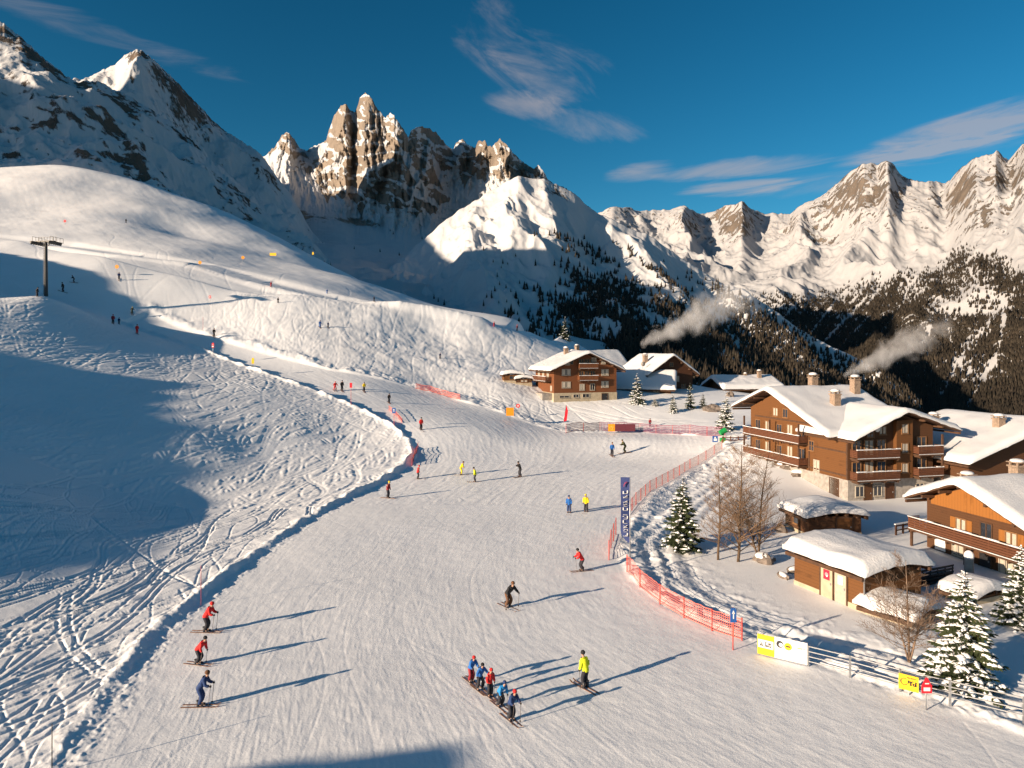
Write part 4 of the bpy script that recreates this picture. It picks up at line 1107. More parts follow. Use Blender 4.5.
# ---------------------------------------------------------------- the large chalet on the right
def big_chalet():
    x, y, z = hit(848, 501)
    W, D = 12.6, 21.0
    r = thing("large_chalet", "largest chalet, orange timber with two long balconies on its left side and three chimneys", "chalet", (x, y, z-0.2), R(13.3), "chalets of the village")
    main = [(0.05, 7.2), (14.5, 12.8), (21.0, 10.2)]; wing = [(0.02, 7.7), (7.4, 10.8), (W-0.02, 9.2)]
    gable_wall(r, main, 0.0, W-0.5, 'x', 2.7, M_WOOD_OR)
    gable_wall(r, wing, 0.0, 10.0, 'y', 2.75, M_WOOD_MID, "wing_wall")  # darker boards carry the shade of a balcony recess left unbuilt
    m = MB(); m.box(-0.06, W+0.04, -0.06, D, -2.0, 2.72); m.build("masonry_base", M_GREYST, r)
    mp_ = [(1.4, 8.1), (14.5, 13.3), (23.2, 10.2)]; wp = [(-0.25, 7.95), (7.4, 11.25), (15.4, 8.7)]
    gable_roof(r, mp_, -1.9, W+0.6, 'x', snow=0.55, name="roof", seed=1)
    gable_roof(r, wp, -1.5, 9.6, 'y', snow=0.55, name="wing_roof", seed=2)
    for (cx, cy, h) in ((7.0, 15.8, 2.2), (4.9, 8.4, 2.1), (10.9, 11.8, 2.6)):
        zz = roof_z(mp_, cy); chimney(r, cx, cy, zz-0.5, zz+h, 1.0, 0.28)
    L = face_map('left', W, D)
    for zf in (3.3, 6.3):
        balcony(r, L, 0.2, 13.5, zf, 1.5)
        for a in (2.0, 4.4, 7.2, 9.6, 12.2): window(r, L, a, zf+0.15+ (0.2 if a != 7.2 else 0), 1.1, 1.75, a in (4.4, 9.6), M_FRAME)
        for a in (0.35, 6.8, 13.3):
            k = MB(); fbox(k, L, a-0.1, a+0.1, 1.25, 1.45, zf+1.05, zf+2.62); k.build("balcony_post", M_TRIM, r)
    for a in (0.12, 6.9, 13.7, D-0.15):
        m = MB(); fbox(m, L, a-0.12, a+0.12, 0, 0.07, 2.75, 7.2); m.build("corner_beam", M_TRIM, r)
    for zf in (3.1, 6.0, 8.9):
        m = MB(); fbox(m, L, 0.25 if zf < 7 else 1.2, D-0.28 if zf < 7 else 15.5, 0, 0.06, zf, zf+0.2); m.build("floor_beam", M_TRIM, r)
    window(r, L, 6.3, 9.4, 1.0, 1.1); window(r, L, 8.6, 9.4, 1.0, 1.1, False)
    window(r, L, 15.2, 2.9, 1.0, 1.4, True, M_FRAMEW); window(r, L, 14.2, 5.5, 0.9, 1.2, False, M_FRAME)
    door(r, L, 18.6, 0.3, 1.6, 2.2, M_TRIM)
    Fm = face_map('front', W, D)
    # projecting bay with three windows one above the other
    b = MB(); b.box(6.6, 9.0, -0.55, 0.02, 2.76, 10.0); b.build("timber_bay", M_WOOD_OR, r)
    for zf in (3.5, 6.0, 8.4): window(r, Fm, 7.8, zf, 0.85, 1.1, True, M_FRAME, off=0.55)
    for zf in (2.8, 5.5):
        balcony(r, Fm, 0.25, 6.5, zf, 1.3); balcony(r, Fm, 9.1, 12.9, zf+0.25, 1.4)
        for a in (1.2, 3.0, 4.8): window(r, Fm, a, zf+0.1, 1.15, 1.95, a == 3.0, M_FRAME)
        window(r, Fm, 10.8, zf+0.35, 1.3, 1.9, False, M_FRAME)
    window(r, Fm, 3.2, 8.0, 0.9, 0.9, False); window(r, Fm, 5.0, 8.3, 0.9, 0.9, True)
    p = MB(); fbox(p, Fm, 12.72, 12.92, 1.1, 1.3, 2.0, 8.2); p.build("corner_post", M_TRIM, r)
    for a in (1.6, 4.2, 10.5): window(r, Fm, a, 0.7, 1.1, 1.2, False, M_FRAMEW, off=0.06)
    door(r, Fm, 6.0, 0.0, 1.1, 2.1, M_WOOD_DK, off=0.06); door(r, Fm, 2.8, 0.0, 1.0, 2.1, M_WOOD_MID, off=0.06)
    d = MB(); d.tube([(3.9, -0.35, 9.0), (3.9, -0.45, 9.0)], [0.35, 0.38], 12); d.build("satellite_dish", M_WHITE, r)
big_chalet()

# ---------------------------------------------------------------- the upper chalet beside the run
def upper_chalet():
    x, y, z = hit(554, 402)
    W, D = 15.2, 12.5
    r = thing("upper_chalet", "red-brown chalet with pale plaster base and stacked centre balconies, above the run", "chalet", (x, y, z-0.1), R(17), "chalets of the village")
    pf = [(0, 7.4), (7.9, 10.6), (W, 7.4)]
    gable_wall(r, pf, 0, D, 'y', 2.0, M_WOOD_RED)
    m = MB(); m.box(-0.07, W+0.07, -0.07, D, -3, 2.02); m.build("plaster_base", M_STONE, r)
    gable_roof(r, [(-1.3, 7.15), (7.9, 11.1), (W+1.6, 7.1)], -1.4, D+1.2, 'y', snow=0.55, seed=3)
    chimney(r, 6.0, 8.0, 9.6, 11.9, 0.9, 0.35)
    Fm = face_map('front', W, D); L = face_map('left', W, D)
    for a, zf, w in ((2.9, 6.0, 1.9), (2.9, 3.2, 1.9), (12.3, 5.9, 1.6), (12.3, 3.2, 1.6)): window(r, Fm, a, zf, w, 1.25, True, M_FRAMEW)
    window(r, Fm, 3.2, 8.3, 0.9, 0.8, True, M_FRAMEW); window(r, Fm, 4.2, 8.4, 0.7, 0.8, False); window(r, Fm, 11.9, 8.5, 0.9, 0.85, True, M_FRAMEW); window(r, Fm, 9.6, 9.0, 1.0, 0.8, True, M_FRAMEW)
    for zf in (4.8, 7.5):
        balcony(r, Fm, 5.6, 10.2, zf, 1.2, mat=M_WOOD_RED)
        for a in (6.5, 7.9, 9.3): window(r, Fm, a, zf+0.1, 1.0, 1.9, False)
    for a in (6.7, 9.2): window(r, Fm, a, 2.6, 1.0, 1.3, a < 7, M_FRAMEW)
    for a, w, h in ((2.4, 2.2, 0.35), (5.2, 1.2, 0.6), (7.6, 1.5, 0.7)): window(r, Fm, a, 1.0, w, h, False, M_FRAMEW, off=0.07)
    door(r, Fm, 12.2, 0.3, 1.3, 1.4, M_BLACK, off=0.07)
    balcony(r, L, 0.5, 11.0, 4.6, 1.5)
    for a in (2.5, 5.5, 8.6): window(r, L, a, 4.8, 1.2, 1.9, True, M_FRAMEW)
    window(r, L, 10.8, 2.5, 0.9, 1.0, True, M_FRAMEW); window(r, L, 6, 7.4, 0.9, 0.8, False)
    w_ = MB(); w_.box(-2.4, -0.08, 1.0, 6.5, -1.5, 1.9); w_.build("stair_wall", M_GREYST, r)
upper_chalet()

def plain_chalet(name, label, px, py, rz, W, D, ze, zr, mat, axis='y', snow=0.55, base=1.6, basemat=None, over=1.2, ridge=None, seed=5, Yd=None, dz=0.0, windows=(), balcs=(), chims=(), doors=(), overs=None):
    if Yd: x, y, _ = pxw(px, py, Yd); z = ground_z(x, y) if dz is None else CAMZ+(HZ-py)/F*Yd+dz
    else: x, y, z = hit(px, py); z += dz or 0
    r = thing(name, label, "chalet" if "chalet" in name else "hut", (x, y, z-0.1), R(rz), "chalets of the village" if "chalet" in name else "small huts of the village")
    A = W if axis == 'y' else D; B = D if axis == 'y' else W
    ar = A/2 if ridge is None else ridge
    ovl, ovr = overs or (over, over); s = (zr-ze)/ar; sR = (zr-ze)/(A-ar)
    gable_wall(r, [(0, ze), (ar, zr), (A, ze)], 0, B, axis, base, mat)
    m = MB(); m.box(-0.05, W+0.05, -0.05, D+0.05, -4, base+0.02); m.build("masonry_base", basemat or M_GREYST, r)
    gable_roof(r, [(-ovl, ze-ovl*s+0.25), (ar, zr+0.3), (A+ovr, ze-ovr*sR+0.25)], -over, B+over, axis, snow=snow, seed=seed)
    for f, a, zz, w, h, c in windows: window(r, face_map(f, W, D), a, zz, w, h, c, M_FRAMEW if c else M_FRAME)
    for f, a0, a1, zz, d in balcs: balcony(r, face_map(f, W, D), a0, a1, zz, d)
    for cx, cy, z0, z1, w in chims: chimney(r, cx, cy, z0, z1, w)
    for f, a, zz, w, h, mt in doors: door(r, face_map(f, W, D), a, zz, w, h, mt)
    return r

dark = plain_chalet("dark_chalet", "dark brown chalet with satellite dish, behind the low chalet with the shaded roof", 650, 397, 18, 12.0, 15, 6.2, 10.2, M_WOOD_DK, Yd=168, dz=0.0, seed=6, chims=((2.0, 6.0, 7.0, 10.4, 1.0),),
    windows=(('front',3.0,4.4,1.0,1.1,True),('front',4.6,4.4,1.0,1.1,False),('front',7.4,3.9,1.3,1.2,True),('front',9.4,1.9,1.2,1.2,False),('front',6.0,7.6,1.0,0.9,False),('left',5,3.8,1.1,1.1,True)))
d = MB(); d.tube([(-0.6, 2.6, 7.0), (-0.6, 2.6, 7.9)], 0.05, 6); d.tube([(-0.6, 2.5, 8.2), (-0.6, 2.3, 8.2)], [0.55, 0.6], 14); d.build("satellite_dish", M_GREYST, dark)
rear = plain_chalet("rear_chalet", "chalet hidden behind the red-brown chalet, only its shaded roof showing", 585, 396, 30, 14, 10, 7.4, 11.6, M_WOOD_DK, axis='x', Yd=178, dz=0.0, seed=7, chims=((1.0, 5.0, 10, 13.2, 0.9),), windows=(('front',3,4,1.1,1.2,False),))
low = plain_chalet("low_chalet", "low dark chalet under a blue shaded snow roof, right of the red-brown chalet", 617, 396, -15, 12.8, 9.5, 2.9, 6.2, M_WOOD_DK, axis='x', Yd=167, dz=-0.3, seed=8, base=-1.0, snow=0.5,
    windows=(('front',9.4,1.0,1.4,1.3,True),('right',4.0,1.0,1.2,1.3,True),('right',4.6,3.6,0.8,0.8,False)), doors=(('front',11.4,0.2,0.9,2.0,M_WOOD_MID),))
mush = plain_chalet("round_roof_chalet", "low chalet with a bulging snow roof, at the edge above the valley", 726, 397, 8, 14.0, 11, 3.4, 5.4, M_WOOD_MID, axis='x', Yd=176, dz=-0.8, seed=9, snow=0.95, base=0.6, over=1.5, chims=((10.8, 3.2, 4.5, 7.4, 0.9),(7.8, 5.0, 5.0, 6.6, 0.6)),
    windows=(('front',3,1.2,1.2,1.2,False),('front',8,1.2,1.2,1.2,True)))
side = plain_chalet("side_chalet", "chalet with a broad snow roof, half hidden behind the largest chalet", 969, 490, 12.5, 24, 14.5, 4.0, 8.2, M_WOOD_MID, Yd=84, dz=-0.2, seed=10, snow=0.6, base=1.6, over=1.3,
    chims=((5.5, 11.0, 5.6, 8.4, 1.0),(8.0, 3.2, 6.2, 8.8, 1.0)), windows=(('left',3,2.2,1.1,1.1,True),('left',8,2.2,1.1,1.1,False)))
# the chalet at the right edge whose gable faces the sun
def sunny_chalet():
    x, y, _ = pxw(927, 511, 62.0); z = -0.5
    D, W = 10.3, 13.0; rz = R(13)
    ox = x+math.sin(rz)*D; oy = y-math.cos(rz)*D
    r = thing("sunny_chalet", "glowing orange chalet at the right edge with upright boards in its gable", "chalet", (ox, oy, z), rz, "chalets of the village")
    pf = [(0, 4.7), (5.8, 6.9), (D, 5.0)]
    gable_wall(r, pf, 0, W, 'x', 0.2, M_WOOD_MID)
    m = MB(); m.box(-0.05, W+0.05, -0.05, D+0.05, -2, 0.22); m.build("masonry_base", M_GREYST, r)
    g = MB(); n = [(0.5, 5.0), (5.8, 6.78), (D-0.5, 5.15), (D-0.5, 4.55), (0.5, 4.55)]
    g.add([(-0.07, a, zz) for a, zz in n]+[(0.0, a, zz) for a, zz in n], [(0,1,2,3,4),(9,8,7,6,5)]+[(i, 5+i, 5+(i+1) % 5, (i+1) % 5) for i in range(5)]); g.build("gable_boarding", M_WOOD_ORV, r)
    gable_roof(r, [(-1.6, 4.25), (5.8, 7.25), (D+1.0, 4.95)], -1.5, W+1, 'x', snow=0.6, seed=11)
    L = face_map('left', W, D)
    b = balcony(r, L, -0.9, D+0.2, 2.1, 1.25, rail=1.05, mat=M_RAIL)
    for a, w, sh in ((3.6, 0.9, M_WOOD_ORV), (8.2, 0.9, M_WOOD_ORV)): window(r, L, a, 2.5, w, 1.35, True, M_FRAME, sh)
    window(r, L, 6.0, 2.15, 0.95, 1.9, False, M_TRIM); window(r, L, 3.3, 0.7, 1.0, 1.1, True, M_FRAMEW); window(r, L, 7.8, 0.4, 1.2, 1.4, True, M_FRAMEW)
    p = MB(); fbox(p, L, 0.9, 2.0, 0.01, 0.05, 0.6, 1.6); p.build("notice_board", M_WHITE, r)
    door(r, L, 5.9, 0.05, 1.0, 1.95, M_BLACK)
    for a in (-0.6, 5.0, D-0.2):
        k = MB(); fbox(k, L, a-0.09, a+0.09, 1.0, 1.18, -0.3, 2.0); k.build("balcony_post", M_TRIM, r)
    chimney(r, 2.2, 8.2, 5.6, 7.2, 0.85, 0.2); chimney(r, 5.8, 6.6, 6.8, 8.4, 0.9, 0.2)
sunny_chalet()

# ---------------------------------------------------------------- small huts
def lean_hut(name, label, px, py, rz, W, D, h, snow, wall, seed, over=0.7):
    """flat-roofed hut carrying one thick cushion of snow"""
    x, y, z = hit(px, py)
    r = thing(name, label, "hut", (x, y, z-0.05), R(rz), "small huts of the village")
    m = MB(); m.box(0, W, 0, D, 0.35, h); m.build("wall", wall, r)
    b = MB(); b.box(-0.04, W+0.04, -0.04, D+0.04, -1.5, 0.37); b.build("masonry_base", M_STONE, r)
    prof = [(-over, h+0.12), (W/2, h+0.62), (W+over, h+0.12)]
    gable_roof(r, prof, -over, D+over, 'y', th=0.16, snow=snow, seed=seed)
    return r, face_map('left', W, D), face_map('front', W, D)
hut, hL, hF = lean_hut("ticket_hut", "timber hut with a red notice and a thick rounded cushion of snow on top", 864, 613, 22, 5.5, 6.2, 2.65, 0.75, M_WOOD_OR, 12, 0.5)
door(hut, hL, 4.3, 0.05, 1.0, 2.2, M_FRAMEW); door(hut, hL, 3.1, 0.05, 1.05, 2.2, M_STONE, name="pale_panel")
m = MB(); fbox(m, hL, 2.83, 3.37, 0.061, 0.09, 1.35, 2.05); red = m.build("red_notice", simple_mat("red_notice_paint", (0.55, 0.02, 0.05), 0.5), hut)
m = MB(); m.tube([hL(2.83+0.29, 0.0905, 1.72), hL(2.83+0.29, 0.10, 1.72)], [0.15, 0.15], 14, 0, False); m.build("notice_mark", simple_mat("pink_print", (0.7, 0.25, 0.27), 0.5), red); m = MB(); m.tube([hL(3.16, 0.1005, 1.62), hL(3.16, 0.108, 1.62)], [0.07, 0.07], 10, 0, False); m.build("notice_dot", M_WHITE, red)
m = MB(); fbox(m, hL, 4.1, 4.5, 0.061, 0.08, 1.35, 1.95); m.build("door_window", M_WHITE, hut)
m = MB(); m.tube([(-0.08, -0.08, 0.1), (-0.08, -0.08, 2.3), (-0.5, -0.5, 2.62)], 0.05, 8); m.build("drainpipe", M_STEEL, hut)
shed, sL, sF = lean_hut("wood_shed", "small brown shed under snow between the largest chalet and the timber hut", 809, 538, 8, 5.4, 4.2, 2.0, 0.55, M_WOOD_MID, 13, 0.45)
door(shed, sF, 3.6, 0.1, 1.6, 1.7, M_WOOD_OR); window(shed, sL, 2.0, 0.9, 0.8, 0.7, False)
m = MB(); m.ball((0, 0, 0), 0.3, 0.5, 0.45, 10, 6)
kiosk, kL, kF = lean_hut("kiosk", "taller of two wooden kiosks under snow, left of the red-brown chalet", 504, 382, 10, 4.4, 3.0, 1.7, 0.7, M_WOOD_OR, 14, 0.35)
window(kiosk, kF, 2.2, 0.7, 1.8, 0.7, False)
lean2, _, kF = lean_hut("annex_kiosk", "lower of two wooden kiosks under snow, left of the red-brown chalet", 516, 384, 10, 3.8, 2.6, 1.2, 0.6, M_WOOD_MID, 15, 0.3)
window(lean2, kF, 1.9, 0.45, 1.5, 0.5, True)
low1, aL, aF = lean_hut("wood_store", "very low wood store buried in a snow slab in front of the timber hut", 912, 628, 34, 3.0, 3.2, 0.6, 0.5, M_WOOD_MID, 16, 0.35)
low2, aL, aF = lean_hut("log_box", "low log box under a snow slab in front of the glowing orange chalet", 974, 606, 24, 3.4, 2.2, 0.55, 0.5, M_WOOD_OR, 17, 0.25)
# terrace with a black rail beside the hut
def terrace():
    x, y, z = hit(914, 588)
    r = thing("terrace", "snow-covered terrace with a black slatted rail beside the glowing orange chalet", "terrace", (x, y, z), R(24))
    m = MB(); m.box(0, 4.4, 0, 5.0, -0.3, 0.55); m.build("platform", M_WOOD_DK, r)
    s = MB(); s.box(0.12, 4.3, 0.1, 4.9, 0.553, 0.86); s.build("snow_cover", M_ROOFSNOW, r)
    f = MB()
    for i in range(6): f.box(0.02+i*0.86, 0.1+i*0.86, -0.07, -0.005, -0.2, 1.15)
    for zz in (0.1, 0.35, 0.6, 0.85, 1.08): f.box(0.0, 4.42, -0.11, -0.075, zz, zz+0.16)
    f.build("railing", M_BLACK, r)
terrace()
# ---------------------------------------------------------------- near trees
M_NEEDLE = leaf_mat("spruce_needles", (0.018, 0.028, 0.012), (0.06, 0.075, 0.03), 3.0)
M_BARK = simple_mat("spruce_bark", (0.10, 0.065, 0.04), 0.9, var=0.4, scale=8, bump=0.5)
M_TWIG = simple_mat("larch_twigs", (0.20, 0.125, 0.075), 0.85, var=0.35, scale=3)
M_BIRCH = simple_mat("pale_branch_bark", (0.17, 0.115, 0.08), 0.85, var=0.4, scale=3)
M_TREESNOW = snow_material("snow_on_branches", bumpd=0.02)

def spruce_meshes(H, Rad, seed, snowy, tiers=18, dens=1.0):
    rg = random.Random(seed)
    tr = MB(); bend = [(rg.uniform(-.03, .03)*H*0.3*k/6, rg.uniform(-.03, .03)*H*0.3*k/6, H*0.98*k/6) for k in range(7)]
    bend[0] = (0, 0, -0.4); tr.tube(bend, [Rad*0.075*(1-k/6.3)+0.012 for k in range(7)], 8)
    lf = MB(); sn = MB()
    def blob_(c, d, l, w, h):
        s = Vector((-d.y, d.x, 0)); s = s.normalized() if s.length > 1e-6 else Vector((1, 0, 0))
        u = Vector((0, 0, 1)); c = Vector(c)
        j = lambda: rg.uniform(0.7, 1.25)
        vs = [c-d*l*j(), c+s*w*j(), c+d*l*j(), c-s*w*j(), c+u*h*j(), c-u*h*0.25]
        sn.add(vs, [(0,3,4),(3,2,4),(2,1,4),(1,0,4),(3,0,5),(2,3,5),(1,2,5),(0,1,5)], 0, True)
    for t in range(tiers):
        f = 0.07+0.90*(t/(tiers-1))**0.92
        z0 = H*f; L0 = Rad*((1-f)**0.80)*1.06+0.05
        n = max(4, int((7+7*(1-f))*dens)); ph = rg.uniform(0, 6.28)
        for b in range(n):
            if rg.random() < 0.07: continue
            a = ph+2*PI*b/n+rg.uniform(-.25, .25); L = L0*rg.uniform(0.68, 1.16); zz = z0+rg.uniform(-.5, .5)*H/tiers
            d = Vector((math.cos(a), math.sin(a), 0)); s = Vector((-d.y, d.x, 0))
            droop = -0.42*(1-f)-0.12+rg.uniform(-.12, .10)
            def P(q): return Vector((0, 0, zz))+d*(L*q)+Vector((0, 0, 1))*(L*(droop*q+0.22*q*q))
            m = max(3, int(L/0.16))
            for k in range(m):
                q = (k+0.6)/m; c = P(q); wd = L*(0.34*(1-q)+0.10)*rg.uniform(0.75, 1.2); ln = L/m*1.25
                for sg in (-1, 1):
                    o = s*sg; tip = c+o*wd+d*(ln*0.9)-Vector((0, 0, wd*rg.uniform(0.25, 0.65)))
                    lf.add([c-d*ln*0.4, c+d*ln*0.5, tip+d*ln*0.35, tip-d*ln*0.35], [(0, 1, 2, 3)])
                # hanging twigs
                if rg.random() < 0.6:
                    o = s*rg.uniform(-.5, .5); e = c+o*wd-Vector((0, 0, wd*rg.uniform(0.5, 0.9)))
                    lf.add([c-d*ln*0.35, c+d*ln*0.35, e+d*ln*0.25, e-d*ln*0.25], [(0, 1, 2, 3)])
                if rg.random() < snowy*(0.55+0.45*q):
                    blob_(c+Vector((0, 0, 0.02))+s*rg.uniform(-.35, .35)*wd, d, ln*1.0, wd*rg.uniform(0.55, 1.05), 0.05+0.06*L*rg.uniform(0.6, 1.3))
            tipv = P(1.0); lf.add([P(0.9)-s*0.05*L, P(0.9)+s*0.05*L, tipv+d*0.06*L], [(0, 1, 2)])
    if snowy > 0.2: blob_((0, 0, H*0.985), Vector((1, 0, 0)), 0.07, 0.07, 0.16)
    return tr.mesh("trunk", M_BARK), lf.mesh("crown", M_NEEDLE), sn.mesh("snow", M_TREESNOW)
_sp = {}
def spruce(px, py, hpx, variant, label, wide=1.0, Yd=None):
    """variant: (seed, snowiness, tiers)"""
    if Yd: x, y, _ = pxw(px, py, Yd); z = CAMZ+(HZ-py)/F*Yd
    else: x, y, z = hit(px, py)
    H = hpx/F*y
    if variant not in _sp: _sp[variant] = spruce_meshes(6.0, 1.75, variant[0], variant[1], variant[2])
    r = thing("spruce_tree", label, "tree", (x, y, z), random.uniform(0, 6), "spruces around the village")
    for me in _sp[variant]:
        o = link(bpy.data.objects.new(me.name, me), r)
        if me.name.startswith('snow'): o['kind'] = 'stuff'
    s = H/6.0; r.scale = (s*wide, s*wide, s)
    return r
SNOWY = (21, 0.95, 20); GREEN = (33, 0.30, 20); SMALL = (45, 0.6, 12); SMALL2 = (52, 0.75, 11)
spruce(683, 549, 72, GREEN, "green spruce with little snow inside the netted bend, beside the bare larches")
spruce(964, 684, 112, SNOWY, "largest snow-laden spruce, by the metal rail at the bottom right", 1.08)
spruce(1021, 627, 82, (24, 0.75, 17), "snow-laden spruce cut by the right edge in front of the orange chalet")
spruce(637, 404, 30, SMALL, "snowy spruce at the right corner of the red-brown chalet")
spruce(726, 431, 36, SMALL2, "snowy spruce on the bank above the blue sign and green snow gun", 1.05)
spruce(673, 413, 19, SMALL, "smallest snowy spruce, below the low chalet with the shaded roof")
spruce(690, 409, 26, (60, 0.15, 11), "dark narrow spruce at the right end of the low chalet", 0.8)
spruce(703, 408, 15, (60, 0.15, 11), "short dark spruce on the shaded bank between chalets", 1.1)
spruce(565, 341, 24, (61, 0.12, 12), "lone spruce on the skyline behind the red-brown chalet", 1.0)
spruce(701, 384, 22, (61, 0.12, 12), "sunlit spruce behind the gable of the dark brown chalet", 1.1)
spruce(712, 384, 14, SMALL, "little sunlit spruce between the dark chalet and the bulging roof", 1.1)
spruce(655, 406, 8, SMALL2, "snowed-in little bush below the low shaded chalet", 1.9)

def bare_tree(name, px, py, hpx, seed, label, spread=0.34, fork=1, mat=None, levels=3, first=0.16, nb=26, Y0=None):
    x, y, z = hit(px, py); H = hpx/F*y
    rg = random.Random(seed); mat = mat or M_TWIG
    r = thing(name, label, "tree", (x, y, z-0.1), rg.uniform(0, 6), "bare trees of the village")
    tr = MB(); cr = MB()
    def grow(p, d, L, rad, lev):
        pts = [p]; rs = [rad]; n = 5 if lev < 2 else 3
        dd = d.copy()
        for k in range(n):
            dd = (dd+Vector((rg.uniform(-.16, .16), rg.uniform(-.16, .16), rg.uniform(-.02, .12)))).normalized()
            pts.append(pts[-1]+dd*L/n); rs.append(max(0.006, rad*(1-0.8*(k+1)/n)))
        cr.tube(pts, rs, 4 if lev < 2 else 3, caps=False)
        if lev >= levels: return
        m = 8 if lev == 1 else 5
        for k in range(m):
            q = 0.25+0.75*(k+rg.random()*0.6)/m; i = min(n-1, int(q*n)); c = pts[i].lerp(pts[i+1], q*n-i)
            ax = Vector((rg.uniform(-1, 1), rg.uniform(-1, 1), rg.uniform(-0.3, 0.8))).normalized()
            nd_ = (d*0.75+ax*0.75).normalized()
            grow(c, nd_, L*rg.uniform(0.35, 0.55)*(1.15-q*0.4), rad*0.45, lev+1)
    for fk in range(fork):
        lean = Vector((rg.uniform(-.10, .10), rg.uniform(-.10, .10), 1)) if fk == 0 else Vector((rg.uniform(-.4, .4), rg.uniform(-.4, .4), 1))
        lean.normalize(); hh = H*(1 if fk == 0 else rg.uniform(0.6, 0.8))
        pts = [Vector((0, 0, 0))]; dd = lean
        for k in range(10):
            dd = (dd+Vector((rg.uniform(-.05, .05), rg.uniform(-.05, .05), 0.04))).normalized(); pts.append(pts[-1]+dd*hh/10)
        tr.tube(pts, [0.0125*H*(1-0.93*k/10)**0.9/ (1 if fk == 0 else 1.4)+0.006 for k in range(11)], 7)
        for b in range(nb):
            q = first+(0.97-first)*(b+rg.random())/nb; i = min(9, int(q*10)); c = pts[i].lerp(pts[i+1], q*10-i)
            a = rg.uniform(0, 6.28); up = rg.uniform(0.15, 0.75)
            d = Vector((math.cos(a), math.sin(a), up)).normalized()
            grow(c, d, H*spread*(1-0.72*q)*rg.uniform(0.6, 1.15), 0.0050*H*(1.1-q), 1)
    tr.build("trunk", M_BARK if mat is M_TWIG else mat, r); cr.build("crown", mat, r)
    return r
bare_tree("larch_tree", 718, 560, 96, 3, "slimmest leafless larch, left of the two bushier bare larches", 0.28, 1, None, 3, 0.18, 50)
bare_tree("larch_tree", 738, 562, 120, 4, "tallest leafless larch in front of the largest chalet", 0.42, 1, None, 3, 0.08, 58)
bare_tree("larch_tree", 758, 556, 106, 8, "rightmost leafless larch, nearest the snow-capped boulder", 0.42, 2, None, 3, 0.10, 38)
bare_tree("birch_tree", 909, 662, 104, 11, "leafless multi-stemmed birch between the timber hut and the largest snowy spruce", 0.50, 4, M_BIRCH, 3, 0.2, 20)
bare_tree("shrub", 742, 533, 30, 14, "low bare shrub on the snow mound left of the brown shed", 0.6, 3, None, 2, 0.1, 12)

# ---------------------------------------------------------------- rocks
M_ROCK = simple_mat("grey_boulder", (0.16, 0.13, 0.11), 0.9, var=0.4, scale=2.5, bump=0.8)
def boulder(px, py, rx, ry, rz, seed, label, snow=True):
    x, y, z = hit(px, py); rg = random.Random(seed)
    m = MB(); nu, nv = 14, 9; vs = []
    for j in range(nv+1):
        for i in range(nu):
            th = PI*j/nv; ph = 2*PI*i/nu
            k = 1+0.55*float(perlin(np.array([math.cos(ph)*1.7+seed]), np.array([math.sin(ph)*1.7+th]), seed)[0])
            vs.append((rx*k*math.sin(th)*math.cos(ph), ry*k*math.sin(th)*math.sin(ph), rz*k*math.cos(th)))
    m.add(vs, [(j*nu+i, (j+1)*nu+i, (j+1)*nu+(i+1) % nu, j*nu+(i+1) % nu) for j in range(nv) for i in range(nu)])
    o = m.build("boulder", M_ROCK); o.location = (x, y, z+rz*0.25); o.rotation_euler = (0, 0, rg.uniform(0, 6))
    tag(o, label, "rock", "boulders in the snow")
    if snow:
        s = MB(); s.ball((0, 0, rz*0.62), rx*0.9, ry*0.9, rz*0.55, 14, 8, 0, 0.04, rg); s.build("snow_cap", M_TREESNOW, o)
boulder(764, 562, 0.9, 0.8, 0.55, 3, "snow-capped boulder right of the leafless larches")
boulder(795, 572, 0.9, 0.4, 0.35, 5, "flat dark rock showing through snow left of the timber hut")
boulder(783, 578, 0.6, 0.35, 0.3, 6, "smaller half-buried rock left of the timber hut")
boulder(781, 532, 0.55, 0.5, 0.6, 7, "dark rock beside the left wall of the brown shed", False)
boulder(787, 468, 1.6, 0.9, 0.7, 9, "dark rock face under the balconies of the largest chalet")
boulder(800, 476, 1.4, 0.8, 0.7, 10, "dark rock at the foot of the largest chalet wall")
boulder(711, 411, 2.0, 1.0, 1.0, 12, "dark outcrop on the shaded bank left of the snowy spruce", False)
boulder(730, 396, 1.2, 0.9, 0.8, 13, "dark rock at the foot of the chalet with the bulging roof", False)
# ---------------------------------------------------------------- nets, rails, signs, lift
M_NET = simple_mat("orange_net", (0.60, 0.15, 0.10), 0.7, var=0.1)
M_NETP = simple_mat("faded_red_net", (0.17, 0.05, 0.09), 0.7, var=0.15)
M_REDPOLE = simple_mat("red_pole", (0.55, 0.05, 0.03), 0.5, var=0.1)
M_YEL = simple_mat("signal_yellow", (0.80, 0.48, 0.01), 0.5, var=0.06)
M_ORANGE = simple_mat("signal_orange", (0.75, 0.26, 0.01), 0.5, var=0.08)
M_REDP = simple_mat("signal_red", (0.62, 0.015, 0.03), 0.5, var=0.06)
M_BLUEP = simple_mat("signal_blue", (0.015, 0.09, 0.32), 0.5, var=0.06)
M_NAVY = simple_mat("navy_fabric", (0.035, 0.055, 0.17), 0.7, var=0.12)
M_GREENP = simple_mat("green_paint", (0.01, 0.25, 0.06), 0.5, var=0.2)
M_POLE = simple_mat("wooden_pole", (0.16, 0.11, 0.08), 0.8, var=0.2)
M_TOWER = simple_mat("lift_steel", (0.09, 0.085, 0.08), 0.55, 0.3, var=0.2)

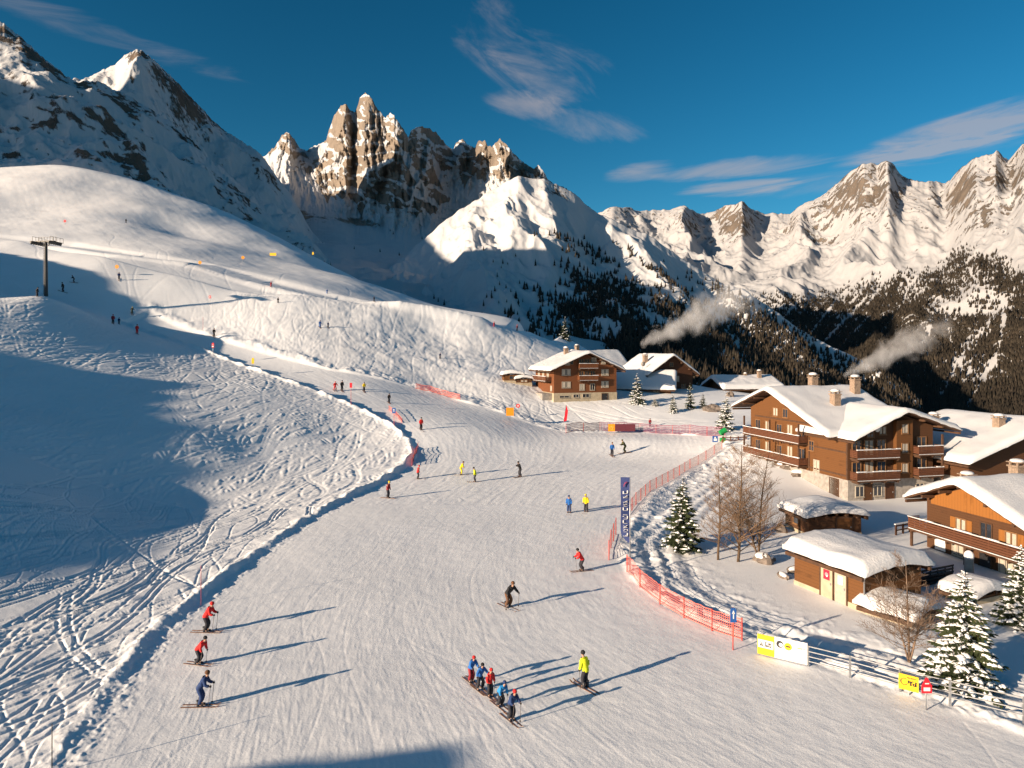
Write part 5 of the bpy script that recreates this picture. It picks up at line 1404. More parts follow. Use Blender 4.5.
def resample(P, step):
    P = [Vector((p[0], p[1])) for p in P]; out = [P[0]]; 
    for a, b in zip(P, P[1:]):
        n = max(1, int(round((b-a).length/step)))
        for k in range(1, n+1): out.append(a.lerp(b, k/n))
    return out
def netting(pix, label, h=1.15, mat=None, step=2.6, cell=0.14, strand=0.030, pmat=None, off=0.3):
    """plastic netting hung on posts along a line of ground pixels; every strand is real"""
    mat = mat or M_NET
    pts = [hit(*p)[:2] for p in pix]
    r = thing("safety_net", label, "safety net", (pts[0][0], pts[0][1], ground_z(*pts[0])), 0, "safety nets beside the run")
    o3 = Vector(r.location)
    posts = resample(pts, step)
    for p in posts:
        z = ground_z(p.x, p.y); m = MB(); m.tube([Vector((p.x, p.y, z-0.3))-o3, Vector((p.x, p.y, z+h+0.15))-o3], 0.04, 6); m.build("post", pmat or M_REDPOLE, r)
    line = resample(pts, cell); m = MB()
    arr = np.array([(p.x, p.y) for p in line]); zz = ground_h(arr[:, 0], arr[:, 1], False)
    sag = [0.05*math.sin(i*0.55)**2 for i in range(len(line))]
    nrow = int(h/cell)
    for i in range(len(line)-1):
        a = Vector((line[i].x, line[i].y, zz[i]+0.06))-o3; b = Vector((line[i+1].x, line[i+1].y, zz[i+1]+0.06))-o3
        t = (b-a); t.z = 0; t = t.normalized() if t.length else Vector((1, 0, 0))
        m.add([a-t*strand/2, a+t*strand/2, a+t*strand/2+Vector((0, 0, h-sag[i])), a-t*strand/2+Vector((0, 0, h-sag[i]))], [(0, 1, 2, 3)])
        for k in range(nrow+1):
            q = k/nrow; za = Vector((0, 0, (h-sag[i])*q)); zb = Vector((0, 0, (h-sag[i+1])*q)); w = Vector((0, 0, strand*(1.0 if 0 < k < nrow else 1.6)))
            m.add([a+za, b+zb, b+zb+w, a+za+w], [(0, 1, 2, 3)])
    m.build("net", mat, r)
    return r
netting([(722,449),(706,460),(690,469),(668,482),(650,492),(636,505),(628,516)], "orange net from the blue square sign down to the tall navy banner", 1.3)
netting([(616,535),(611,548),(609,560)], "short orange net right behind the tall navy banner, at the tightest part of the bend", 1.5)
netting([(627,572),(640,588),(660,604),(684,618),(712,631),(742,641)], "long orange net below the navy banner, ending at the round blue marker", 1.25)
netting([(416,389),(430,392),(445,396),(460,400)], "small orange net at the upper edge of the run, left of the kiosks", 1.0, None, 3.0, 0.3, 0.07)
netting([(566,433),(600,431),(640,432),(690,434),(725,437)], "faded purplish net along the foot of the bank below the red-brown chalet", 1.5, M_NETP, 4.0, 0.3, 0.075)
netting([(412,466),(415,456),(418,450)], "tiny orange net on the outside of the left bend", 1.0, None, 2.0, 0.25, 0.055)
netting([(389,410),(396,416),(402,423)], "slack orange net by the small blue sign on the left bank", 0.7, None, 2.5, 0.3, 0.06)

def scrawl(m, fm, seed, n, x0, x1, z0, z1, w, mat=0):
    """letter-like strokes across a panel, too small to read in the photograph"""
    rg = random.Random(seed); cw = (x1-x0)/n
    for i in range(n):
        a = x0+cw*i; 
        for k in range(3):
            ax = a+cw*rg.uniform(0.05, 0.4); bx = a+cw*rg.uniform(0.45, 0.9); az = rg.choice([z0, z0+(z1-z0)*0.5, z1]); bz = rg.choice([z0, (z0+z1)/2, z1])
            p = Vector(fm(ax, az)); q = Vector(fm(bx, bz if abs(bz-az) > 1e-6 or k else z1)); m.bar(p, q, w, w, mat)
def panel_frame(px0, py0, px1, py1):
    a = Vector(hit(px0, py0)); b = Vector(hit(px1, py1)); u = b-a; L = math.hypot(u.x, u.y); return a, b, math.atan2(u.y, u.x), L

# fabric banner on the net below the red-brown chalet
def net_banner():
    a, b, rz, L = panel_frame(608, 433, 635, 433)
    r = thing("banner", "orange and dark red fabric banner hung on the purplish net below the red-brown chalet", "banner", a, rz)
    m = MB(); m.box(0, L, -0.22, -0.16, 0.35, 1.75); m.build("cloth", simple_mat("dark_red_cloth", (0.10, 0.018, 0.03), 0.7), r)
    m = MB(); m.box(0, L*0.25, -0.235, -0.222, 0.35, 1.75); m.build("orange_field", M_ORANGE, r)
    m = MB(); fm = lambda x, z: (x, -0.25, z)
    scrawl(m, fm, 3, 3, L*0.06, L*0.2, 0.7, 1.3, 0.09); m.build("emblem", simple_mat("yellow_print", (0.7, 0.5, 0.1), 0.6), r)
net_banner()

# metal rail with its advertising panels, lower right
RAILPX = [(758,655),(808,667),(850,678),(900,692),(950,704),(1024,722),(1070,733)]
def rail():
    pts = [hit(*p)[:2] for p in RAILPX]; o3 = Vector((pts[0][0], pts[0][1], ground_z(*pts[0])))
    r = thing("metal_railing", "grey metal railing with four bars along the lower right edge of the run", "railing", o3)
    posts = resample(pts, 2.6); m = MB()
    P3 = [Vector((p.x, p.y, ground_z(p.x, p.y)+0.05))-o3 for p in posts]
    for p in P3:
        q = MB(); q.bar(p-Vector((0, 0, 0.4)), p+Vector((0, 0, 1.12)), 0.09); q.build("post", M_STEEL, r)
    for h in (0.25, 0.52, 0.80, 1.08):
        m = MB()
        for a, b in zip(P3, P3[1:]): m.bar(a+Vector((0, 0, h)), b+Vector((0, 0, h)), 0.045)
        m.build("bar", M_STEEL, r)
rail()
def ad_panels():
    def pan(p0, p1, label, build):
        a, b, rz, L = panel_frame(*p0, *p1)
        r = thing("advert_panel", label, "banner", a+Vector((0, 0, 0.12)), rz, "advertising panels on the metal railing")
        build(r, L)
    def yellow(r, L):
        m = MB(); m.box(0.01, L-0.01, -0.16, -0.13, 0.0, 1.15); m.build("board", M_YEL, r)
        m = MB(); m.box(0.05, L-0.05, -0.172, -0.161, 0.40, 0.86); m.build("white_field", M_WHITE, r)
        m = MB(); scrawl(m, lambda x, z: (x, -0.18, z), 5, 7, 0.14, L-0.14, 0.50, 0.74, 0.035); m.build("lettering", M_BLACK, r)
    def white(r, L):
        m = MB(); m.box(0.01, L-0.01, -0.16, -0.13, 0.0, 1.2); m.build("board", M_WHITE, r)
        def disc(x, z, rad, mat, name, y):
            m = MB(); m.tube([(x, y, z), (x, y-0.008, z)], [rad, rad], 20, 0, False); return m.build(name, mat, r)
        disc(L*0.17, 0.82, 0.20, M_BLACK, "dark_emblem", -0.161); disc(L*0.20, 0.80, 0.11, M_WHITE, "emblem_centre", -0.170)
        disc(L*0.42, 0.78, 0.21, M_YEL, "yellow_emblem", -0.161)
        m = MB(); m.box(L*0.35, L*0.49, -0.176, -0.170, 0.74, 0.82); m.build("emblem_bar", M_BLACK, r)
        m = MB(); scrawl(m, lambda x, z: (x, -0.168, z), 9, 9, L*0.68, L*0.93, 0.78, 0.86, 0.014); m.build("lettering", M_YEL, r)
    pan((758,654.5), (775,658.5), "yellow panel with a white centre stripe, left end of the metal railing", yellow)
    pan((775,658.5), (808,666.5), "long white panel with a dark and a yellow round emblem on the metal railing", white)
ad_panels()
def yellow_board():
    a, b, rz, L = panel_frame(899, 691.5, 919, 696.5)
    r = thing("advert_panel", "yellow square panel with black lettering on the metal railing by the red marker", "banner", a+Vector((0, 0, 0.22)), rz, "advertising panels on the metal railing")
    m = MB(); m.box(0, L, -0.16, -0.12, 0, 0.78); m.build("board", M_YEL, r)
    m = MB(); m.box(0.03, L-0.03, -0.125, -0.118, 0, 0.75)
    m = MB(); fm = lambda x, z: (x, -0.172, z)
    n = 14
    for i in range(n-3):
        a0 = 2*PI*(i+2)/n; a1 = 2*PI*(i+3)/n; c = (L*0.28, 0.42)
        m.bar(fm(c[0]+L*0.17*math.cos(a0), c[1]+0.17*math.sin(a0)), fm(c[0]+L*0.17*math.cos(a1), c[1]+0.17*math.sin(a1)), 0.05, 0.02)
    scrawl(m, fm, 12, 4, L*0.45, L*0.92, 0.28, 0.50, 0.045); m.build("lettering", M_BLACK, r)
    m = MB(); scrawl(m, fm, 14, 8, L*0.4, L*0.9, 0.62, 0.68, 0.02); m.build("small_print", M_BLACK, r)
    m = MB(); m.bar((L*0.5, -0.1, -0.4), (L*0.5, -0.1, 0.3), 0.06); m.build("post", M_STEEL, r)
yellow_board()

# tall navy banner flag
def banner_flag():
    x, y, z = hit(630, 571); k = y/F
    H = 94*k
    r = thing("banner_flag", "tall navy feather banner with white upright lettering at the bend of the run", "flag", (x, y, z), 0)
    m = MB(); m.tube([(0, 0, -0.3), (0, 0, H)], [0.05, 0.03], 8); m.build("pole", M_STEEL, r)
    zt, zb = H-0.05, H-66*k; w = 9.8*k
    n = 22; V = []; Fs = []
    for i in range(n+1):
        q = i/n; zz = zb+(zt-zb)*q
        lo = 0.0 if q > 0.16 else (0.16-q)/0.16
        xl = -w+w*0.75*lo**1.5; yy = 0.05*math.sin(q*9)
        V += [(xl*0.98+0.03, yy+0.05*math.sin(q*7+1), zz), ((xl+0.03)/2, yy, zz), (0.03, 0.0, zz)]
    for i in range(n):
        for j in range(2): Fs.append((i*3+j, i*3+j+1, (i+1)*3+j+1, (i+1)*3+j))
    V2 = [(a, b+0.02, c) for a, b, c in V]; o = len(V)
    m = MB(); m.add(V+V2, Fs+[tuple(o+i for i in f[::-1]) for f in Fs], 0, True); m.build("cloth", M_NAVY, r)
    m = MB(); fm = lambda a, zz: (-w*0.5-(a-0.5)*w*0.42, -0.09, zz)
    rg = random.Random(8); zz = zb+(zt-zb)*0.10
    while zz < zb+(zt-zb)*0.80:
        h = (zt-zb)*0.052
        fm2 = lambda a, b: fm(a, b)
        for kx in range(3):
            p = fm(rg.choice([0, 1]), zz+h*rg.choice([0, 0.5, 1])); q = fm(rg.choice([0, 0.5, 1]), zz+h*rg.choice([0.2, 0.8])); m.bar(p, q, h*0.30, 0.01)
        m.bar(fm(0, zz+h*0.1), fm(1, zz+h*0.1), h*0.28, 0.012)
        zz += h*1.25
    m.build("lettering", M_WHITE, r)
    m = MB(); m.bar(fm(0.1, zt-0.35), fm(0.9, zt-0.6), 0.1, 0.01); m.bar(fm(0.5, zt-0.35), fm(0.9, zt-0.75), 0.08, 0.011); m.build("emblem", simple_mat("red_print", (0.5, 0.05, 0.08), 0.6), r)
banner_flag()

def marker(px, py, htop, label, panel=None, pw=0.4, ph=0.5, mat=None, pole=None, shape='box', mark=None, name="piste_marker", rz=0.0, cat="marker", group="markers and signs along the run", prad=0.035):
    """pole standing on the ground; htop in photo pixels"""
    x, y, z = hit(px, py); H = htop*y/F
    r = thing(name, label, cat, (x, y, z), rz, group)
    m = MB(); m.tube([(0, 0, -0.3), (0, 0, H)], [prad, prad*0.9], 6); m.build("pole", pole or M_POLE, r)
    if panel:
        m = MB()
        if shape == 'box': m.box(-pw/2, pw/2, -0.07, -0.03, H-ph, H)
        elif shape == 'disc': m.tube([(0, -0.03, H-ph/2), (0, -0.08, H-ph/2)], [ph/2, ph/2], 22, 0, False)
        elif shape == 'pill':
            m.tube([(0, -0.03, H-pw/2), (0, -0.08, H-pw/2)], [pw/2, pw/2], 20, 0, False); m.box(-pw/2, pw/2, -0.079, -0.031, H-ph, H-pw/2)
        elif shape == 'cone':
            m.prism([(-pw/2, H-ph*0.45), (pw/2, H-ph*0.45), (pw*0.08, H), (-pw*0.08, H)], -0.08, -0.03); m.box(-pw/2-0.03, pw/2+0.03, -0.09, -0.028, H-ph, H-ph*0.46)
        o = m.build("panel", mat, r)
        if mark:
            m = MB(); mark(m, H, pw, ph); m.build("mark", M_WHITE, o)
    return r
def arrow(m, H, w, h):
    m.box(-w*0.08, w*0.08, -0.095, -0.085, H-h*0.75, H-h*0.35); m.prism([(-w*0.25, H-h*0.4), (w*0.25, H-h*0.4), (0, H-h*0.15)], -0.095, -0.085)
def person_mark(m, H, w, h):
    m.box(-w*0.12, w*0.12, -0.095, -0.075, H-h*0.35, H-h*0.15); m.box(-w*0.25, w*0.3, -0.095, -0.075, H-h*0.8, H-h*0.42)
def bar_mark(m, H, w, h): m.box(-w*0.4, w*0.35, -0.1, -0.091, H-h*0.85, H-h*0.62); m.box(-w*0.22, w*0.22, -0.1, -0.081, H-h*0.40, H-h*0.33)
def cross_mark(m, H, w, h): m.box(-w*0.3, w*0.3, -0.1, -0.085, H-h*0.58, H-h*0.42); m.box(-w*0.1, w*0.1, -0.101, -0.084, H-h*0.8, H-h*0.2)
marker(733, 651, 43, "rounded blue marker with a white arrow at the end of the long orange net", True, 0.36, 0.85, M_BLUEP, M_REDPOLE, 'pill', arrow)
marker(926, 711, 33, "red pointed marker with white lettering in front of the metal railing", True, 0.42, 0.75, M_REDP, M_STEEL, 'cone', bar_mark)
marker(715, 450, 14, "square blue sign with a white figure beside the green snow gun", True, 0.85, 0.95, M_BLUEP, M_STEEL, 'box', person_mark)
marker(253, 372, 14, "yellow piste marker on the left bank, high up the run", True, 0.5, 1.2, M_YEL, M_POLE, 'pill')
marker(213, 358, 15, "red piste marker with a white patch, highest on the left bank", True, 0.5, 1.1, M_REDP, M_STEEL, 'pill', bar_mark)
marker(394, 428, 20, "small blue sign on an orange pole outside the left bend", True, 0.6, 0.9, M_BLUEP, M_REDPOLE, 'box', arrow)
marker(351, 405, 22, "red panel on a tall orange pole on the left bank", True, 0.45, 0.9, M_REDP, M_REDPOLE, 'box')
marker(203, 331, 14, "thin plain red pole at the upper fork of the run", False, pole=M_REDPOLE)
marker(210, 305, 9, "small pink sign at the rim of the dip on the upper slope", True, 0.6, 0.7, M_REDP, M_POLE, 'box', cross_mark)
marker(201, 606, 40, "tall red-tipped bamboo pole on the left edge above the two red skiers", False, pole=M_REDPOLE, prad=0.02)
marker(52, 775, 50, "thin dark pole at the bottom left corner", False, prad=0.022, pole=M_BLACK)
marker(518, 415, 11, "tiny red and white round sign right of the orange board", True, 0.5, 0.8, M_REDP, M_STEEL, 'disc', cross_mark)
marker(510, 421, 13, "orange-yellow board on the snow edge below the kiosks", True, 1.5, 1.6, M_ORANGE, M_POLE, 'box')
marker(117, 274, 9, "orange disc by the groomed track, nearest the lift tower", True, 1.0, 1.0, M_ORANGE, M_POLE, 'disc')
marker(200, 268, 7, "middle one of three orange discs along the upper track", True, 1.0, 1.0, M_ORANGE, M_POLE, 'disc')
marker(243, 262, 6, "rightmost of three orange discs along the upper track", True, 1.1, 1.1, M_ORANGE, M_POLE, 'disc')
marker(273, 259, 6, "yellow board lying wide on the upper slope crest", True, 2.6, 1.1, M_YEL, M_POLE, 'box')
marker(313, 258, 6, "small yellow post marker at the crest beside a dark figure", True, 0.8, 1.3, M_YEL, M_POLE, 'pill')
marker(65, 227, 7, "tiny red flag alone high on the upper left slope", True, 0.9, 0.9, M_REDP, M_POLE, 'box')
marker(422, 431, 0.1, "x") if False else None
def feather():
    x, y, z = hit(562, 431); k = y/F
    r = thing("feather_flag", "slim red feather flag leaning beside the bank below the red-brown chalet", "flag", (x, y, z), 0)
    m = MB(); m.tube([(0, 0, -0.3), (0.35, 0, 12*k), (0.8, 0, 26*k)], [0.05, 0.04, 0.03], 6); m.build("pole", M_STEEL, r)
    m = MB(); P = [(0.25, 0, 9*k), (0.9, 0, 10*k), (1.15, 0, 20*k), (0.82, 0, 26*k)]
    m.add(P+[(a, 0.03, c) for a, b, c in P], [(0,1,2,3),(7,6,5,4),(0,4,5,1),(1,5,6,2),(2,6,7,3),(3,7,4,0)]); m.build("cloth", M_REDP, r)
feather()
def snow_gun():
    x, y, z = hit(723, 442); k = y/F
    r = thing("snow_gun", "green snow gun standing at the end of the net beside the square blue sign", "snow gun", (x, y, z), 0)
    m = MB(); m.tube([(0, 0, -0.2), (0, 0, 8*k)], [0.22, 0.16], 8); m.box(-0.45, 0.35, -0.35, 0.35, 0.1, 4*k); m.build("stand", M_GREENP, r)
    m = MB(); m.tube([(-0.55, -0.1, 9*k), (0.45, 0.1, 12*k)], [0.42, 0.48], 16, 0, False); m.tube([(0.45, 0.1, 12*k), (0.5, 0.1, 12.2*k)], [0.52, 0.52], 16, 0, False); m.build("barrel", M_GREENP, r)
snow_gun()
def column():
    x, y, z = hit(969, 577); k = y/F
    o = thing("stone_post", "round stone post with a white snow cap in front of the orange chalet", "post", (x, y, z), 0)
    m = MB(); m.tube([(0, 0, -0.2), (0, 0, 18*k), (0, 0, 20*k)], [0.34, 0.33, 0.26], 14); m.build("shaft", M_GREYST, o)
    m = MB(); m.ball((0, 0, 21*k), 0.36, 0.36, 0.42, 14, 8); m.build("snow_cap", M_TREESNOW, o)
column()
def wood_fence(p0, p1, label, n=6, h=1.0, mat=None):
    a, b, rz, L = panel_frame(*p0, *p1)
    r = thing("wooden_fence", label, "fence", a, rz, "wooden rail fences")
    for i in range(n):
        x = L*i/(n-1); m = MB(); m.box(x-0.07, x+0.07, -0.07, 0.07, -0.4, h); m.build("post", mat or M_WOOD_DK, r)
    for zz in (0.4, 0.82):
        m = MB(); m.box(-0.2, L+0.2, -0.11, -0.073, zz, zz+0.13); m.build("rail", mat or M_WOOD_DK, r)
    m = MB(); m.box(-0.2, L+0.2, -0.10, 0.06, h+0.002, h+0.09); m.build("snow_ledge", M_ROOFSNOW, r)
wood_fence((896, 535), (930, 529), "dark rail fence between the brown shed and the orange chalet")
wood_fence((723, 443), (746, 440), "short brown rail fence behind the green snow gun", 4, 1.1, M_RAIL)

# chairlift pylon
def pylon():
    x, y, z = hit(46, 296); k = y/F; H = 54*k
    r = thing("lift_tower", "dark steel ski lift tower with a wide crossarm on the left slope", "lift tower", (x, y, z), R(-8))
    m = MB(); m.tube([(0, 0, -1), (0, 0, H)], [0.42, 0.30], 14); m.build("mast", M_TOWER, r)
    m = MB(); w = 9.8*k
    m.box(-w, w, -0.35, 0.35, H-0.1, H+0.2); 
    for s in (-1, 1): m.bar((s*0.3, 0, H-1.0), (s*w*0.7, 0, H-0.1), 0.16)
    m.build("crossarm", M_TOWER, r)
    for s in (-1, 1):
        m = MB(); m.box(s*w-0.18, s*w+0.18, -1.9, 1.9, H-0.45, H-0.15)
        for i in range(6): m.tube([(s*w-0.12, -1.6+i*0.64, H-0.55), (s*w+0.12, -1.6+i*0.64, H-0.55)], [0.26, 0.26], 12, 0, False)
        m.build("sheave_train", M_TOWER, r)
        m = MB(); 
        for i in range(5): m.bar((s*w+0.5, -1.9+i*0.95, H-0.2), (s*w+0.5, -1.9+i*0.95, H+0.9), 0.06)
        m.bar((s*w+0.5, -1.9, H+0.9), (s*w+0.5, 1.9, H+0.9), 0.06); m.box(s*w-0.1, s*w+0.55, -1.9, 1.9, H-0.14, H-0.06); m.build("catwalk", M_TOWER, r)
    m = MB()
    for i in range(7): m.bar((-w+i*w/3, 0.3, H+0.2), (-w+i*w/3, 0.3, H+1.1), 0.07)
    m.bar((-w, 0.3, H+1.1), (w, 0.3, H+1.1), 0.07); m.build("handrail", M_TOWER, r)
    m = MB()
    for i in range(18): m.bar((-0.22, -0.5, 1.0+i*(H-2)/18), (0.22, -0.5, 1.0+i*(H-2)/18), 0.04)
    for s in (-1, 1): m.bar((s*0.22, -0.5, 0.3), (s*0.22, -0.5, H-0.3), 0.05)
    m.build("ladder", M_TOWER, r)
pylon()
# ---------------------------------------------------------------- people on skis
M_SKIN = simple_mat("skin", (0.45, 0.26, 0.18), 0.6, var=0.1)
M_DARKCL = simple_mat("dark_trousers", (0.022, 0.022, 0.03), 0.8, var=0.25, scale=9)
M_BOOT = simple_mat("ski_boots", (0.03, 0.03, 0.035), 0.4)
M_SKI = simple_mat("ski_boards", (0.20, 0.11, 0.075), 0.35, var=0.25, scale=3)
M_SKID = simple_mat("dark_ski_boards", (0.06, 0.045, 0.04), 0.35, var=0.25, scale=3)
M_POLEM = simple_mat("ski_pole", (0.10, 0.08, 0.075), 0.4)
CL = {k: simple_mat("cloth_"+k, c, 0.8, var=0.22, scale=7) for k, c in dict(red=(0.60, 0.02, 0.02), blue=(0.02, 0.13, 0.42), navy=(0.015, 0.04, 0.13), yellow=(0.78, 0.55, 0.01), neon=(0.70, 0.75, 0.02),
    black=(0.015, 0.015, 0.018), brown=(0.13, 0.055, 0.022), olive=(0.07, 0.07, 0.03), sky=(0.02, 0.22, 0.52), maroon=(0.25, 0.02, 0.03)).items()}

def skin_mesh(name, verts, edges, radii, mat, levels=2, root=0):
    me = bpy.data.meshes.new(name); me.from_pydata(verts, edges, [])
    ob = bpy.data.objects.new(name+"_tmp", me); COL.objects.link(ob)
    md = ob.modifiers.new("skin", 'SKIN'); md.use_smooth_shade = True
    for i, v in enumerate(me.skin_vertices[0].data):
        r = radii[i]; v.radius = r if hasattr(r, '__len__') else (r, r); v.use_root = (i == root)
    sb = ob.modifiers.new("sub", 'SUBSURF'); sb.levels = levels; sb.render_levels = levels
    bpy.context.view_layer.update()
    dg = bpy.context.evaluated_depsgraph_get()
    out = bpy.data.meshes.new_from_object(ob.evaluated_get(dg))
    out.name = name; out.materials.clear(); out.materials.append(mat)
    out.polygons.foreach_set("use_smooth", np.ones(len(out.polygons), bool))
    bpy.data.objects.remove(ob); bpy.data.meshes.remove(me)
    return out

def pose_meshes(lean=0.16, knee=0.10, arms='fwd', stance=0.13, crouch=0.0, skirt=False):
    """figure faces +x, feet on z=0, about 1.72 m tall when upright"""
    hz_ = 0.92-crouch*0.28; kx = 0.06+knee+crouch*0.22; kz = 0.50-crouch*0.06; hx = -0.04-crouch*0.12
    ch = (hx+lean*1.0+0.05, 0, hz_+0.40-lean*0.25); sh = (hx+lean*1.25+0.05, 0, hz_+0.53-lean*0.3)
    nk = (sh[0]+0.03+lean*0.2, 0, sh[2]+0.09); hd = (nk[0]+0.05, 0, nk[2]+0.15)
    V = []; E = []; RB = []; names = {}
    def add(n, p, r, par=None):
        names[n] = len(V); V.append(p); RB.append(r)
        if par: E.append((names[par], names[n]))
    add('pel', (hx, 0, hz_), 0.125); add('wai', ((hx+ch[0])/2, 0, (hz_+ch[2])/2), 0.12, 'pel'); add('che', ch, 0.14, 'wai'); add('shc', sh, 0.11, 'che')
    add('nek', nk, 0.055, 'shc'); add('hd0', (hd[0], 0, hd[2]-0.06), 0.075, 'nek'); add('hd1', (hd[0]-0.005, 0, hd[2]+0.03), 0.095, 'hd0'); add('hd2', (hd[0]-0.01, 0, hd[2]+0.10), 0.06, 'hd1'); add('nos', (hd[0]+0.095, 0, hd[2]-0.005), 0.018, 'hd1')
    for s, c in ((1, 'l'), (-1, 'r')):
        sx, sy, sz = sh[0], 0.18*s, sh[2]-0.02
        if arms == 'fwd': el = (sx+0.10, 0.25*s, sz-0.25); ha = (sx+0.33, 0.22*s, sz-0.30)
        elif arms == 'down': el = (sx-0.03, 0.25*s, sz-0.28); ha = (sx+0.08, 0.24*s, sz-0.52)
        elif arms == 'wide': el = (sx+0.02, 0.33*s, sz-0.20); ha = (sx+0.16, 0.43*s, sz-0.37)
        else:               el = (sx+0.14, 0.22*s, sz-0.20); ha = (sx+0.30, 0.10*s, sz-0.06)
        add('sho'+c, (sx, sy, sz), 0.065, 'shc'); add('elb'+c, el, 0.048, 'sho'+c); add('wri'+c, tuple(el[i]+(ha[i]-el[i])*0.85 for i in range(3)), 0.034, 'elb'+c); add('han'+c, tuple(el[i]+(ha[i]-el[i])*1.08 for i in range(3)), 0.042, 'wri'+c)
        add('hip'+c, (hx, 0.085*s, hz_-0.07), 0.10, 'pel'); add('kne'+c, (kx-0.02, stance*0.9*s, kz), 0.062, 'hip'+c); add('ank'+c, (-0.02, stance*s, 0.13), 0.045, 'kne'+c); add('toe'+c, (0.14, stance*s, 0.07), 0.04, 'ank'+c)
    out = {'body': skin_mesh("body", V, E, RB, M_SKIN)}
    def sub(nm, keys, rad, mat, root):
        ix = {k: i for i, k in enumerate(keys)}
        ed = [(ix[a], ix[b]) for a, b in ((next(n for n, q in names.items() if q == e[0]), next(n for n, q in names.items() if q == e[1])) for e in E) if a in ix and b in ix]
        return skin_mesh(nm, [V[names[k]] for k in keys], ed, rad, mat, 2, ix[root])
    add('hem', (hx-0.01, 0, hz_-0.13), 0.1, 'pel'); add('top', (hx, 0, hz_+0.10), 0.1, 'pel')
    out['jacket'] = sub("jacket", ['hem','pel','wai','che','shc','nek','shol','elbl','wril','shor','elbr','wrir'], [(0.19,0.175),(0.195,0.175),(0.185,0.165),(0.20,0.17),(0.155,0.14),0.09,0.108,0.088,0.072,0.108,0.088,0.072], CL['red'], 'che')
    out['trousers'] = sub("trousers", ['top','pel','hipl','knel','ankl','hipr','kner','ankr'], [0.13,0.155,0.125,0.105,0.105,0.125,0.105,0.105], M_DARKCL, 'pel')
    if skirt:
        m = MB(); rings = [(hz_+0.16, 0.20), (hz_-0.1, 0.27), (0.45, 0.34), (0.13, 0.42)]
        m.tube([(hx+0.05*i, 0, z) for i, (z, r) in enumerate(rings)], [r for z, r in rings], 14); out['trousers'] = m.mesh("long_coat", [CL['brown']])
    m = MB(); m.ball((hd[0]-0.015, 0, hd[2]+0.055), 0.128, 0.115, 0.115, 14, 9); out['helmet'] = m.mesh("helmet", [CL['black']])
    m = MB(); m.ball((hd[0]+0.07, 0, hd[2]+0.025), 0.045, 0.085, 0.038, 10, 6); out['goggles'] = m.mesh("goggles", [M_GLASS])
    for s, c in ((1, 'l'), (-1, 'r')):
        w = V[names['wri'+c]]; h = V[names['han'+c]]
        m = MB(); m.ball(tuple((a*0.25+b*0.75) for a, b in zip(w, h)), 0.062, 0.05, 0.055, 8, 6); m.ball((h[0], h[1]-0.035*s, h[2]+0.03), 0.03, 0.022, 0.022, 6, 4); out['glove'+c] = m.mesh("glove", [CL['black']])
        m = MB(); m.tube([(-0.05, stance*s, 0.36), (-0.045, stance*s, 0.14), (-0.02, stance*s, 0.07)], [0.085, 0.075, 0.08], 10); m.box(-0.10, 0.20, stance*s-0.05, stance*s+0.05, 0.025, 0.10); out['boot'+c] = m.mesh("boot", [M_BOOT])
        m = MB(); m.box(-0.90, 0.82, stance*s-0.043, stance*s+0.043, 0.002, 0.024)
        m.add([(0.82, stance*s-0.043, 0.003), (0.82, stance*s+0.043, 0.003), (1.0, stance*s+0.03, 0.085), (1.0, stance*s-0.03, 0.085), (0.82, stance*s-0.043, 0.022), (0.82, stance*s+0.043, 0.022), (0.99, stance*s+0.03, 0.10), (0.99, stance*s-0.03, 0.10)], [(0,3,2,1),(4,5,6,7),(0,1,5,4),(1,2,6,5),(2,3,7,6),(3,0,4,7)])
        m.box(-0.14, 0.2, stance*s-0.035, stance*s+0.035, 0.0245, 0.045); out['ski'+c] = m.mesh("ski", [M_SKI])
    out['hands'] = [V[names['hanl']], V[names['hanr']]]
    return out
POSES = {'lean': pose_meshes(0.20, 0.10, 'fwd'), 'stand': pose_meshes(0.05, 0.03, 'down', 0.12), 'wide': pose_meshes(0.16, 0.10, 'wide', 0.20),
         'glide': pose_meshes(0.30, 0.17, 'down', 0.15), 'photo': pose_meshes(0.10, 0.04, 'up', 0.14), 'crouch': pose_meshes(0.30, 0.1, 'wide', 0.15, 0.22)}
POLE_MESH = {}
